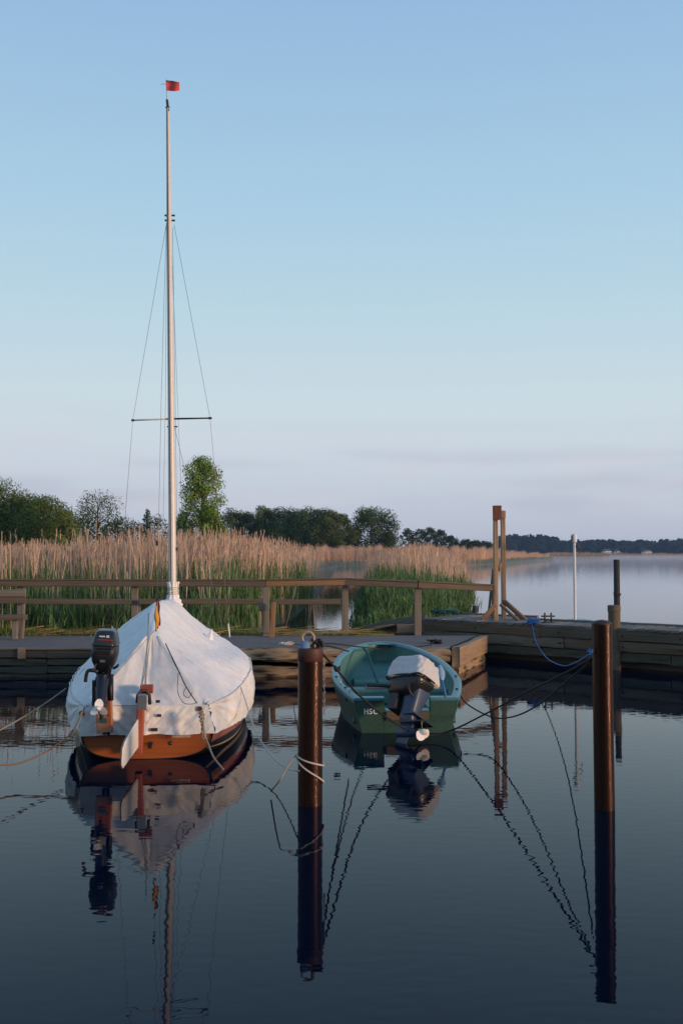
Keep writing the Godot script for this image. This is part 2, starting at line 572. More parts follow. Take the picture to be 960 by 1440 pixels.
func left_edge(d: float) -> float:                  # east edge of the reed bed left of the creek, metres
	return curve([[20.0, -3.1], [24.0, -2.7], [29.0, -2.3], [33.0, -1.75], [50.0, -1.3], [96.0, -1.0], [170.0, -0.6]], d)

func bank_y(x: float, d: float) -> float:
	# the bank behind the dock falls away to the creek and the marsh
	var y := 0.44 - smoothstep(20.5, 24.0, d) * 0.34
	return y

func build_reeds() -> void:
	var dry := [dry_clump(101), dry_clump(102), dry_clump(103)]
	var green := [green_clump(201), green_clump(202, 0.85), green_clump(203, 1.1)]
	var dp := [[], [], []]
	var gp := [[], [], []]
	rng.seed = 5
	# bed left of the creek
	var d := 21.6
	while d < 75.0:
		var step := 0.26 if d < 34.0 else (0.42 if d < 50.0 else 0.8)
		var xl := -0.37 * d - 3.0
		var x := xl
		var edge := left_edge(d)
		while x < edge:
			var p := Vector3(x + rng.randf_range(-0.2, 0.2), 0, -(d + rng.randf_range(-0.15, 0.15)))
			p.y = bank_y(p.x, -p.z) - 0.12
			var patch := noise.get_noise_2d(p.x * 9.0, p.z * 9.0)
			var near_edge := smoothstep(0.0, 1.6, edge - p.x)
			var depth := smoothstep(24.5, 30.0, d)
			if rng.randf() < lerpf(0.03, 0.85, depth * near_edge) + patch * 0.25 * depth:
				dp[rng.randi() % 3].append(reed_place(p, rng.randf_range(2.0, 2.62) + patch * 0.5 * (0.64 + 0.36 * smoothstep(0.0, 4.0, edge - p.x)) + 0.35 * smoothstep(-9.0, -5.0, p.x) * near_edge, rng.randf_range(0.8, 1.15)))
			if d < 45.0 and rng.randf() < 0.85:
				var hg := rng.randf_range(1.9, 2.6) + patch * 0.6
				hg *= lerpf(0.6, 1.0, smoothstep(21.5, 24.0, d))
				gp[rng.randi() % 3].append(reed_place(p, hg, rng.randf_range(0.75, 1.15), -0.06))
			x += step
		d += step
	# bed right of the creek
	d = 27.5
	while d < 150.0:
		var step2 := 0.3 if d < 45.0 else (0.55 if d < 70.0 else 1.3)
		var xa := (lerpf(508.0, 518.0, smoothstep(28.0, 55.0, d)) - 480.0) / FOCAL * d
		var xb := (lerpf(655.0, 641.0, smoothstep(32.0, 120.0, d)) - 480.0) / FOCAL * d
		if d < 34.0:
			xb = lerpf(1.6, xb, smoothstep(27.5, 34.0, d))
		var x2 := xa
		while x2 < xb:
			var p2 := Vector3(x2 + rng.randf_range(-0.25, 0.25), -0.06, -(d + rng.randf_range(-0.2, 0.2)))
			var patch2 := noise.get_noise_2d(p2.x * 9.0 + 300.0, p2.z * 9.0)
			var side := clampf((x2 - xa) / maxf(xb - xa, 0.1), 0.0, 1.0)
			var inner := smoothstep(44.0, 60.0, d + 7.0 * smoothstep(0.25, 0.9, side))
			var across := 480.0 + p2.x / -p2.z * FOCAL
			var mound := smoothstep(505.0, 580.0, across) * (1.0 - 0.85 * smoothstep(598.0, 648.0, across))
			if rng.randf() < inner * 0.95 * clampf(mound * 2.4, 0.04, 1.0):
				dp[rng.randi() % 3].append(reed_place(p2, rng.randf_range(1.75, 2.15) + 0.7 * mound + patch2 * 0.3, rng.randf_range(0.85, 1.15)))
			if d < 80.0 and rng.randf() < 0.9:
				gp[rng.randi() % 3].append(reed_place(p2, (rng.randf_range(1.35, 2.25) + patch2 * 0.9) * lerpf(1.08, 0.74, side) * smoothstep(-0.6, 0.8, x2 - xa) * lerpf(0.55, 1.0, smoothstep(27.5, 32.0, d)), rng.randf_range(0.75, 1.15), -0.08))
			x2 += step2
		d += step2
	# wall of reeds across the end of the creek and out along the far bay
	rng.seed = 6
	for i in 5200:
		var t := rng.randf()
		var pxx := lerpf(425.0, 770.0, t)
		var dd := curve([[425.0, 165.0], [520.0, 170.0], [640.0, 170.0], [700.0, 215.0], [770.0, 330.0]], pxx) + rng.randf() * 14.0
		var p3 := Vector3((pxx - 480.0) / FOCAL * dd, -0.05, -dd)
		var tall := 1.0 - smoothstep(690.0, 772.0, pxx) * 0.35
		if rng.randf() < 0.75:
			dp[rng.randi() % 3].append(reed_place(p3, rng.randf_range(2.7, 3.4) * tall * (1.0 + 0.35 * noise.get_noise_1d(pxx * 2.2)), rng.randf_range(0.9, 1.2), 0.02))
			var q: Array = dp[0][dp[0].size() - 1]
			q[0] = q[0]
		else:
			p3.z += 14.0 * (dd / 200.0) * 0.3
			gp[rng.randi() % 3].append(reed_place(p3, rng.randf_range(1.2, 1.7), 1.0))
	for i in 3:
		scatter("dry_reeds", dry[i], dp[i], ["tall pinkish straw reeds with feathery tops behind the dock", "dry tan reed stalks standing above the green growth", "pale dead reed stems along the creek and bay"][i], "reeds")
		scatter("green_reeds", green[i], gp[i], ["fresh green reed leaves growing behind the railing", "dark green young reeds along the creek", "bright green reed blades at the water's edge"][i], "reeds")
	# low far reed spits
	rng.seed = 8
	var sp := []
	for i in 2600:
		var t2 := rng.randf()
		var d2 := lerpf(430.0, 560.0, rng.randf())
		var x3 := lerpf(742.0, 850.0, t2)
		if rng.randf() < 0.25:
			x3 = lerpf(850.0, 985.0, rng.randf())
			d2 = lerpf(640.0, 700.0, rng.randf())
		var hh := rng.randf_range(1.6, 2.9) * (0.6 + 0.6 * noise.get_noise_1d(x3 * 4.0) + 0.2)
		var pl := reed_place(Vector3((x3 - 480.0) / FOCAL * d2, -0.05, -d2), maxf(hh, 0.7), 1.0)
		var tt: Transform3D = pl[0]
		pl[0] = Transform3D(tt.basis * Basis.from_scale(Vector3(4.5, 1.0, 4.5)), tt.origin)
		if rng.randf() < 0.4:
			pl[1] = Color(0.55, 0.62, 0.4)
		sp.append(pl)
	scatter("far_reed_spit", dry[1], sp, "low straw and green reed spits lying across the far bay", "reeds")
	# grass and straw on the bank behind the dock
	var grass := [grass_clump(301), grass_clump(302)]
	var gg := [[], []]
	rng.seed = 9
	for i in 5200:
		var d3 := rng.randf_range(20.35, 24.2)
		var x4 := rng.randf_range(-0.37 * d3 - 1.0, 0.9)
		if x4 > -2.4 and d3 > 22.6:
			continue
		var s := rng.randf_range(0.5, 1.25) * (0.7 if x4 > -2.4 else 1.0)
		var b := Basis(Vector3.UP, rng.randf() * TAU).scaled(Vector3(s, s, s))
		gg[rng.randi() % 2].append([Transform3D(b, Vector3(x4, bank_y(x4, d3) - 0.02, -d3)), Color.WHITE * rng.randf_range(0.8, 1.2)])
	scatter("bank_grass", grass[0], gg[0], "short green and yellowed grass on the bank behind the dock", "grass")
	scatter("bank_grass", grass[1], gg[1], "tufty grass with dry blades beside the deck", "grass")
	# flattened straw lying along the back of the deck
	var st := flat()
	rng.seed = 10
	for i in 200:
		var d4 := rng.randf_range(20.2, 21.2)
		var pz := rng.randf()
		var x5 := rng.randf_range(-7.0, -2.6) if pz < 0.6 else rng.randf_range(-1.9, 0.4)
		var a := rng.randf_range(-0.5, 0.5)
		var p5 := Vector3(x5, 0.53 + rng.randf() * 0.07, -d4)
		var q5 := p5 + Vector3(cos(a) * rng.randf_range(0.3, 0.9), rng.randf_range(-0.04, 0.1), sin(a) * 0.5)
		var v := rng.randf_range(0.7, 1.2)
		st.set_color(Color(0.46 * v, 0.35 * v, 0.18 * v))
		var sd := Vector3(0, 0.006, 0.006)
		quad(st, p5 - sd, q5 - sd, q5 + sd, p5 + sd)
	var straw := MeshInstance3D.new()
	straw.name = "fallen_straw"
	straw.mesh = done(st)
	straw.material_override = M.plant
	straw.set_meta("kind", "stuff")
	straw.set_meta("label", "flattened dry straw lying along the back of the deck")
	straw.set_meta("category", "straw")
	add_child(straw)

func crown_mesh(clumps: Array, leaves: int, size: float, col: Color, seed_: int) -> ArrayMesh:
	# clumps: [[centre, radius], ...]; leaf-sized faces through each clump, thicker near its skin
	var st := flat()
	rng.seed = seed_
	var total := 0.0
	for c in clumps:
		total += pow(c[1], 2.0)
	for c in clumps:
		var n := int(leaves * pow(c[1], 2.0) / total)
		var cv := rng.randf_range(0.82, 1.18)
		for i in n:
			var dir := Vector3(rng.randfn(), rng.randfn(), rng.randfn()).normalized()
			var r: float = c[1] * (0.2 + 0.85 * sqrt(rng.randf()))
			var bump := 1.0 + 0.28 * noise.get_noise_3d(dir.x * 60.0 + seed_, dir.y * 60.0, dir.z * 60.0)
			var p: Vector3 = c[0] + Vector3(dir.x, dir.y * 0.85, dir.z) * r * bump
			var nrm := (dir + Vector3(rng.randfn(), rng.randfn(), rng.randfn()) * 0.38).normalized()
			var s := size * rng.randf_range(0.6, 1.3)
			var x := nrm.cross(Vector3(rng.randfn(), rng.randfn(), rng.randfn())).normalized()
			var y := nrm.cross(x)
			var v := cv * rng.randf_range(0.85, 1.15)
			st.set_color(Color(col.r * v * rng.randf_range(0.85, 1.2), col.g * v, col.b * v))
			quad(st, p - x * s, p - y * s * 0.5, p + x * s, p + y * s * 0.5)
	return done(st)

func tree(called: String, label: String, base: Vector3, height: float, width: float, shape: String, leaves: int, leaf: float, col: Color, seed_: int, group := "", category := "tree") -> Node3D:
	var t := thing(called, label, category, base, 0.0, group)
	var r := RandomNumberGenerator.new()
	r.seed = seed_
	var clumps := []
	var w := width * 0.5
	var n := 26
	for i in n:
		var f := (i + 0.5) / n
		var y: float
		var rad: float
		var cr: float
		match shape:
			"round":
				y = height * lerpf(0.22, 0.90, f)
				rad = w * sqrt(maxf(0.02, 1.0 - pow((f - 0.38) / 0.66, 2.0)))
				cr = w * r.randf_range(0.26, 0.44)
			"tall":
				y = height * lerpf(0.30, 0.95, f)
				rad = w * (0.95 - 0.62 * f * f) * 0.85
				cr = w * r.randf_range(0.22, 0.36)
			"cone":
				y = height * lerpf(0.15, 0.95, f)
				rad = w * (1.05 - f) * 0.8
				cr = w * r.randf_range(0.20, 0.34) * (1.15 - 0.7 * f)
			_:
				y = height * lerpf(0.08, 0.88, f)
				rad = w * sqrt(maxf(0.02, 1.0 - pow(f, 2.2)))
				cr = w * r.randf_range(0.22, 0.38)
		var a := i * 2.39996 + r.randf_range(-0.5, 0.5)
		var k := sqrt(r.randf_range(0.3, 1.0))
		clumps.append([Vector3(cos(a) * maxf(0.0, rad - cr * 0.45) * k, minf(y, height - cr * 0.85), sin(a) * maxf(0.0, rad - cr * 0.45) * k), cr])
	# trunk and limbs
	var st := smooth()
	var tr := height * 0.018 + 0.05
	var tp := [Vector3.ZERO, Vector3(0.05, height * 0.2, 0.03), Vector3(-0.04, height * 0.45, 0.05), Vector3(0.06, height * 0.7, 0), Vector3(0, height * 0.88, 0)]
	tube(st, tp, [tr, tr * 0.85, tr * 0.6, tr * 0.35, tr * 0.12], 7)
	for i in range(0, n, 2):
		var c: Vector3 = clumps[i][0]
		var y0 := clampf(c.y - height * 0.15, height * 0.1, height * 0.8)
		var s0 := Vector3(0, y0, 0)
		tube(st, [s0, s0.lerp(c, 0.5) - Vector3(0, 0.05 * height * 0.3, 0), c], [tr * 0.4, tr * 0.25, tr * 0.1], 5)
	part("trunk", done(st), M.bark, t)
	part("crown", crown_mesh(clumps, leaves, leaf, col, seed_), M.leaf, t)
	return t

func build_trees() -> void:
	var g := "trees behind the reed bed"
	# base ground of the marsh lies at 0.3 m
	var at := func(x: float, dist: float) -> Vector3: return Vector3((x - 480.0) / FOCAL * dist, 0.2, -dist)
	var top := func(y: float, dist: float) -> float: return 2.0 + (778.0 - y) / FOCAL * dist
	# lone light-green tree beside the mast
	tree("young_tree", "bright green slender tree standing alone beside the tall mast", at.call(284, 68.0), top.call(637, 68.0), 5.2, "tall", 13000, 0.08, Color(0.145, 0.225, 0.04), 11)
	tree("bush", "bright green leafy bush at the foot of the slender tree", at.call(292, 66.0), top.call(706, 66.0), 4.4, "bush", 5200, 0.09, Color(0.105, 0.165, 0.028), 12, "", "bush")
	tree("bush", "small green bush between the mast and the slender tree", at.call(258, 67.0), top.call(712, 67.0), 3.0, "bush", 3000, 0.09, Color(0.105, 0.165, 0.028), 13, "", "bush")
	# left group
	var lg := "dark trees at the edge of the marsh"
	var data := [
		[-14, 84.0, 666, 8.0, "round", 0.9], [26, 82.0, 688, 6.4, "round", 1.0], [60, 80.0, 692, 5.6, "round", 1.05], [88, 83.0, 710, 4.8, "bush", 1.0], [46, 90.0, 698, 7.5, "bush", 0.85], [8, 86.0, 698, 7.5, "bush", 0.95]]
	var ll := ["broad dark green tree, the tallest of the marsh group", "rounded dark green tree next to the broad marsh tree", "bushy green tree with ragged twiggy top over the reeds", "low green shrub ending the marsh group towards the grey tree", "dense dark undergrowth behind the bushy green tree", "dense dark undergrowth under the broad marsh tree"]
	for i in data.size():
		var q: Array = data[i]
		var k: float = q[5]
		tree("marsh_tree", ll[i], at.call(q[0], q[1]), top.call(q[2], q[1]), q[3], q[4], 14000, 0.095, Color(0.092 * k, 0.132 * k, 0.036), 20 + i, lg)
	# grey-green open tree
	tree("open_tree", "grey-green open crowned tree rising alone over the reeds", at.call(137, 112.0), top.call(686, 112.0), 7.0, "round", 6000, 0.10, Color(0.095, 0.115, 0.07), 31)
	tree("shrub", "dark shrub under the grey-green open tree", at.call(124, 110.0), top.call(718, 110.0), 7.5, "bush", 3200, 0.13, Color(0.05, 0.075, 0.022), 32, "", "bush")
	tree("shrub", "dark shrub on the mast side of the grey-green tree", at.call(166, 112.0), top.call(722, 112.0), 6.5, "bush", 3200, 0.13, Color(0.05, 0.075, 0.026), 33, "", "bush")
	tree("conifer", "small dark pointed conifer just beside the mast", at.call(207, 150.0), top.call(712, 150.0), 5.5, "cone", 2400, 0.14, Color(0.035, 0.055, 0.026), 34)
	tree("shrub", "low dark thicket between the conifer and the mast", at.call(222, 150.0), top.call(722, 150.0), 8.0, "bush", 2800, 0.15, Color(0.042, 0.066, 0.026), 35, "", "bush")
	tree("shrub", "low dark thicket between the grey-green tree and the conifer", at.call(188, 165.0), top.call(728, 165.0), 8.0, "bush", 2400, 0.16, Color(0.042, 0.064, 0.03), 36, "", "bush")
	# middle wood
	var mid := [[330, 190.0, 713, 7.5], [352, 196.0, 716, 7.0], [372, 188.0, 708, 6.0], [392, 190.0, 711, 8.0], [416, 185.0, 712, 8.5], [440, 182.0, 710, 8.0], [462, 180.0, 712, 7.5], [452, 188.0, 726, 9.0], [412, 184.0, 730, 9.0], [476, 190.0, 718, 7.0]]
	for i in mid.size():
		var q2: Array = mid[i]
		var k2 := 0.8 + 0.35 * fmod(i * 0.37, 1.0)
		tree("wood_tree", ["dark green tree in the wood between slender tree and big round tree", "olive green tree in the wood between slender tree and big round tree"][i % 2], at.call(q2[0], q2[1]), top.call(q2[2], q2[1]), q2[3], "round", 9000, 0.17, Color(0.075 * k2, 0.105 * k2, 0.03 * k2), 50 + i, ["dark trees of the middle wood", "olive trees of the middle wood"][i % 2])
	tree("round_tree", "big dark round tree closing the wood by the creek", at.call(522, 196.0), top.call(711, 196.0), 11.5, "round", 14000, 0.18, Color(0.05, 0.085, 0.025), 71)
	tree("shrub", "dark shrub at the foot of the big round tree", at.call(500, 192.0), top.call(744, 192.0), 8.0, "bush", 2600, 0.2, Color(0.036, 0.064, 0.018), 72, "", "bush")
	tree("shrub", "dark shrub at the creek side of the big round tree", at.call(545, 192.0), top.call(746, 192.0), 6.0, "bush", 2600, 0.2, Color(0.036, 0.064, 0.018), 73, "", "bush")
	var far := [[574, 740], [590, 741], [605, 739], [620, 742], [634, 752], [655, 757], [668, 759], [683, 760]]
	for i in far.size():
		tree("bay_tree", "dark tree in the row beyond the end of the creek", at.call(far[i][0], 290.0), top.call(far[i][1], 290.0), 5.2, "round", 1500, 0.3, Color(0.04, 0.06, 0.03), 90 + i, "row of trees beyond the creek")
	# trees on the harbour side, behind the viewer; the piles mirror them
	for i in 8:
		var hx := -34.0 + i * 6.4
		tree("harbour_tree", "leafy tree on the harbour bank facing the moored boats", Vector3(hx, 0.3, 19.0 + 3.0 * sin(i * 2.3)), 9.5 + 1.5 * sin(i * 1.7), 8.5, "bush", 2600, 0.3, Color(0.06, 0.09, 0.024), 140 + i, "trees on the harbour bank")
	# far wood over the bay: one mass
	var st := flat()
	rng.seed = 120
	for i in 210:
		var x := lerpf(640.0, 990.0, rng.randf())
		var dist := rng.randf_range(930.0, 1030.0)
		var hill := 12.5 + 3.0 * noise.get_noise_1d(x * 3.1) + (4.0 if x > 700.0 and x < 780.0 else 0.0) + rng.randf_range(-1.5, 1.5)
		if x < 700.0:
			hill -= 3.0
		var c0: Vector3 = at.call(x, dist)
		var v := rng.randf_range(0.75, 1.25)
		for k in 150:
			var dir := Vector3(rng.randfn(), rng.randfn(), rng.randfn()).normalized()
			var p := c0 + Vector3(dir.x * 6.0, hill * 0.55 + dir.y * hill * 0.5, dir.z * 5.0)
			var nrm := (dir + Vector3(rng.randfn(), rng.randfn(), rng.randfn()) * 0.5).normalized()
			var s := rng.randf_range(0.9, 2.2)
			var xx := nrm.cross(Vector3(rng.randfn(), rng.randfn(), rng.randfn())).normalized() * s
			var yy := nrm.cross(xx)
			st.set_color(Color(0.014 * v, 0.032 * v, 0.022 * v))
			quad(st, p - xx, p - yy * 0.7, p + xx, p + yy * 0.7)
	var far_wood := MeshInstance3D.new()
	far_wood.name = "far_wood"
	far_wood.mesh = done(st)
	far_wood.material_override = M.leaf
	far_wood.set_meta("kind", "stuff")
	far_wood.set_meta("label", "hazy dark blue-green wood along the far shore of the bay")
	far_wood.set_meta("category", "wood")
	add_child(far_wood)

func house(x: float, dist: float, w: float, h: float, label: String) -> void:
	var t := thing("far_house", label, "house", Vector3((x - 480.0) / FOCAL * dist, 1.0, -dist), 0.2)
	var st := flat()
	poly_box(st, Vector3(0, h * 0.3, 0), Vector3(w, h * 0.6, 7.0))
	part("wall", done(st), M.house_white, t)
	st = flat()
	var e := w * 0.52
	var a := [Vector3(-e, h * 0.6, 3.9), Vector3(e, h * 0.6, 3.9), Vector3(e, h, 0), Vector3(-e, h, 0), Vector3(-e, h * 0.6, -3.9), Vector3(e, h * 0.6, -3.9)]
	quad(st, a[0], a[1], a[2], a[3])
	quad(st, a[5], a[4], a[3], a[2])
	quad(st, a[0], a[4], a[5], a[1])
	tri(st, a[0], a[3], a[4])
	tri(st, a[1], a[5], a[2])
	part("roof", done(st), M.house_roof, t)
	for k in 3:
		part("window", box_mesh(Vector3(1.2, 1.3, 0.1)), M.house_glass, t, Vector3((k - 1) * w * 0.3, h * 0.32, 3.52))

# ------------------------------------------------------------------ docks
func build_dock() -> void:
	var t := thing("timber_dock", "long low timber dock with worn log face behind the two boats", "dock", Vector3(0, 0, -17.8))
	var z := 17.8
	var fx := func(x: float) -> float: return (x - 480.0) / FOCAL * 17.8
	var xr: float = fx.call(631.0)
	# deck boards run the length of the dock, their ends cut on the slant of the end beam
	for i in 13:
		var zz := -0.10 - i * 0.205
		var xe := xr - 0.06 + (-zz) * 0.34
		var x0 := -9.5 - rng.randf() * 0.2
		var joint := -3.0 + fmod(i * 1.7, 3.0)
		timber("deck_board", t, Vector3(x0, DOCK_Y - 0.022, zz), Vector3(joint - 0.006, DOCK_Y - 0.022, zz), 0.044, 0.198, M.deck, 0.003)
		timber("deck_board", t, Vector3(joint + 0.006, DOCK_Y - 0.022, zz), Vector3(xe, DOCK_Y - 0.022, zz), 0.044, 0.198, M.deck, 0.003)
	# face: dark boards to the left, big pale logs to the right
	var split: float = fx.call(326.0)
	var rows := [[0.415, 0.15], [0.27, 0.125], [0.135, 0.13], [0.0, 0.13]]
	for r in rows.size():
		var x := -9.6
		while x < split - 0.1:
			var l := minf(4.4, split - x)
			timber("face_board", t, Vector3(x, rows[r][0], 0.03 - r * 0.028), Vector3(x + l - 0.012, rows[r][0], 0.03 - r * 0.028), rows[r][1] - 0.012, 0.12, M.wood_dark if (r + int(x)) % 2 else M.wood_slime, 0.014)
			x += l
	timber("edge_board", t, Vector3(-9.6, DOCK_Y - 0.012, 0.03), Vector3(split, DOCK_Y - 0.012, 0.03), 0.035, 0.16, M.wood_grey, 0.004)
	timber("edge_log", t, Vector3(split + 0.012, 0.395, 0.02), Vector3(0.05, 0.385, 0.02), 0.235, 0.20, M.wood_log, 0.035, Vector3.UP, 0.05)
	timber("edge_log", t, Vector3(0.062, 0.395, 0.02), Vector3(xr, 0.395, 0.02), 0.24, 0.20, M.wood_log, 0.03, Vector3.UP, 0.05)
	timber("lower_log", t, Vector3(split + 0.012, 0.10, -0.05), Vector3(0.5, 0.08, -0.05), 0.18, 0.18, M.wood_log, 0.03, Vector3.UP, 0.05)
	timber("lower_log", t, Vector3(0.512, 0.07, -0.16), Vector3(xr, 0.07, -0.16), 0.17, 0.16, M.wood_face, 0.03, Vector3.UP, 0.05)
	# slanting end beams
	var e0 := Vector3(xr + 0.10, 0.36, 0.10)
	var e1 := Vector3(xr + 0.98, 0.36, -2.55)
	timber("end_beam", t, e0, e1, 0.34, 0.14, M.wood_tan, 0.012)
	timber("end_beam", t, e0 + Vector3(0.05, -0.30, -0.5), e1 + Vector3(-0.05, -0.30, 0), 0.2, 0.12, M.wood_log, 0.012)
	# support posts under the deck
	for x in [-8.6, -5.6, -2.4, -0.4, 1.4]:
		timber("support_post", t, Vector3(x, -1.2, -0.35), Vector3(x, 0.44, -0.35), 0.2, 0.2, M.wood_grey, 0.01, Vector3.RIGHT)
		timber("support_post", t, Vector3(x, -1.2, -2.3), Vector3(x, 0.44, -2.3), 0.2, 0.2, M.wood_grey, 0.01, Vector3.RIGHT)
	timber("back_board", t, Vector3(-9.6, 0.28, -2.72), Vector3(xr + 0.7, 0.28, -2.72), 0.4, 0.05, M.wood_grey, 0.005)
	timber("fender_block", t, Vector3(fx.call(31.0), 0.43, 0.12), Vector3(fx.call(41.0), 0.43, 0.12), 0.2, 0.05, M.wood_tan, 0.004)

func post_at(parent: Node3D, x: float, ybase: float, ytop: float, w: float, m: Material, lean := 0.0) -> void:
	var b := pg(x, ybase, DOCK_Y)
	var tp := px(x + lean, ytop, -b.z)
	timber("post", parent, b - Vector3(0, 0.3, 0), tp, w, w * 0.9, m, 0.004, Vector3.RIGHT, 0.01)

func build_fence() -> void:
	var t := thing("railing", "weathered timber railing with grey posts behind the dock", "railing")
	for q in [[30.0, 893.5, 817.0], [190.0, 893.5, 815.0], [374.0, 894.5, 816.0], [485.0, 892.5, 812.5], [587.0, 893.5, 817.0]]:
		post_at(t, q[0], q[1], q[2], 0.135, M.wood_grey)
	post_at(t, 381.0, 896.0, 847.0, 0.10, M.wood_orange, 4.0)
	var D := 20.35
	var tops := [[-40.0, 815.5], [374.0, 816.0], [485.0, 814.0], [587.0, 818.0], [692.0, 822.5]]
	var ms := [M.wood_brown, M.wood_orange, M.wood_brown, M.wood_brown]
	for i in 4:
		var a: Array = tops[i]
		var b: Array = tops[i + 1]
		var da := D - 0.12
		var db := D - 0.12 + (0.95 if i == 3 else 0.0)
		var pa := px(a[0], a[1] + 5.0, da)
		var pb := px(b[0], b[1] + 5.0, db)
		var gap := (pb - pa).normalized() * 0.006
		timber("top_rail", t, pa + gap, pb - gap, 0.12, 0.05, ms[i], 0.004)
		timber("cap_board", t, pa + gap + Vector3(0, 0.075, -0.03), pb - gap + Vector3(0, 0.075, -0.03), 0.03, 0.15, M.wood_brown, 0.003)
	for q in [[37.0, 185.0, 846.0, 846.0], [196.0, 369.0, 846.0, 846.0], [384.0, 479.0, 846.5, 846.0]]:
		timber("middle_rail", t, px(q[0], q[2], D - 0.10), px(q[1], q[3], D - 0.10), 0.11, 0.045, M.wood_brown, 0.004)
	timber("rail_block", t, px(364, 855, D - 0.11), px(378, 853, D - 0.11), 0.14, 0.05, M.wood_grey, 0.003)
	timber("post", t, px(195, 893, D + 0.3), px(195, 850, D + 0.3), 0.09, 0.09, M.wood_grey, 0.004, Vector3.RIGHT)
	# bench by the railing
	var b := thing("bench", "grey timber bench with slatted back beside the railing", "bench", pg(10, 898, DOCK_Y))
	var inv := -b.position
	var bd := 19.6
	timber("back_slat", b, px(-30, 834, bd) + inv, px(36, 834, bd) + inv, 0.14, 0.04, M.wood_grey, 0.004)
	timber("back_slat", b, px(-30, 844, bd + 0.03) + inv, px(37, 844, bd + 0.03) + inv, 0.13, 0.04, M.wood_brown, 0.004)
	timber("seat_slat", b, px(-30, 868, bd - 0.1) + inv, px(36, 868, bd - 0.1) + inv, 0.10, 0.3, M.wood_brown, 0.004)
	timber("leg", b, pg(21.5, 900, DOCK_Y) + inv, px(21.5, 870, bd - 0.1) + inv, 0.11, 0.08, M.wood_grey, 0.003, Vector3.RIGHT)
	timber("leg", b, pg(31, 898, DOCK_Y) + inv, px(34.5, 828, bd + 0.08) + inv, 0.07, 0.07, M.wood_grey, 0.003, Vector3.RIGHT)
	timber("leg", b, pg(-20, 900, DOCK_Y) + inv, px(-20, 870, bd - 0.1) + inv, 0.11, 0.08, M.wood_grey, 0.003, Vector3.RIGHT)

func build_jetty() -> Array:
	var A := pg(590, 869.5, JETTY_Y)
	var B := pg(960, 887.5, JETTY_Y)
	var t := thing("jetty", "higher plank jetty with boarded side beyond the green dinghy", "jetty", A)
	var dir := (B - A).normalized()
	var back := Vector3.UP.cross(dir)          # away from the camera
	if back.z > 0.0:
		back = -back
	var length := A.distance_to(B) + 2.2
	# cross planks of the deck
	var n := int(length / 0.212)
	for i in n:
		var c := dir * (i * 0.212 + 0.1) + Vector3(0, -0.02 + rng.randf_range(-0.004, 0.004), 0)
		timber("deck_plank", t, c - back * rng.randf_range(0.03, 0.06), c + back * (1.75 if i < 9 else 1.0), 0.045, 0.162, [M.deck, M.wood_grey, M.deck_pale, M.deck][(i * 7) % 4], 0.004)
	# boarded side
	var rows := [[0.645, 0.205, 0.0], [0.435, 0.195, 0.02], [0.235, 0.18, 0.07]]
	for r in rows.size():
		var x := 0.0
		var k := 0
		while x < length:
			var l := minf([2.9, 3.4, 2.4, 3.1][(r + k) % 4], length - x)
			var o: Vector3 = Vector3(0, rows[r][0], 0) - Vector3(0, JETTY_Y, 0) + back * rows[r][2]
			timber("side_board", t, dir * x + o, dir * (x + l - 0.012) + o, rows[r][1], 0.06, [M.wood_face, M.wood_worn, M.wood_brown][(r + k * 2) % 3] if r < 2 else M.wood_slime, 0.014)
			x += l
			k += 1
	timber("backing_board", t, back * 0.45 + Vector3(0, -0.45, 0), dir * length + back * 0.45 + Vector3(0, -0.45, 0), 0.78, 0.04, M.wood_grey, 0.004)
	for q in [0.35, 1.4, 2.75, 3.3, 4.6, 5.7]:
		for yy in [0.645, 0.435]:
			var c3: Vector3 = dir * q + Vector3(0, yy - JETTY_Y, 0) - back * 0.034
			part("bolt", tube_mesh([c3, c3 - back * 0.02], [0.022, 0.016], 8), M.pile_band, t)
	for q in [0.7, 3.1, 6.0]:
		var o2: Vector3 = dir * q + back * 0.8
		timber("support_post", t, o2 + Vector3(0, -1.6, 0), o2 + Vector3(0, -0.06, 0), 0.2, 0.2, M.wood_grey, 0.008, Vector3.RIGHT)
	timber("back_beam", t, dir * 1.9 + back * 1.04 - Vector3(0, 0.03, 0), dir * length + back * 1.04 - Vector3(0, 0.03, 0), 0.14, 0.08, M.wood_grey, 0.006)
	timber("back_beam", t, back * 1.8 - Vector3(0, 0.03, 0), dir * 1.9 + back * 1.8 - Vector3(0, 0.03, 0), 0.14, 0.08, M.wood_grey, 0.006)
	timber("ramp_beam", t, px(515, 884, 23.0) - A, px(566, 873, 22.4) - A, 0.16, 0.10, M.wood_grey, 0.006)
	timber("ramp_beam", t, px(566, 873, 22.4) - A, px(600, 869.5, 21.9) - A, 0.16, 0.10, M.wood_grey, 0.006)
	timber("ramp_board", t, px(520, 891, 22.9) - A, px(640, 884, 22.2) - A, 0.3, 0.05, M.wood_face, 0.006)
	timber("ramp_block", t, px(558, 884, 21.7) - A, px(602, 884, 21.7) - A, 0.2, 0.08, M.wood_grey, 0.006)
	return [A, dir, back]

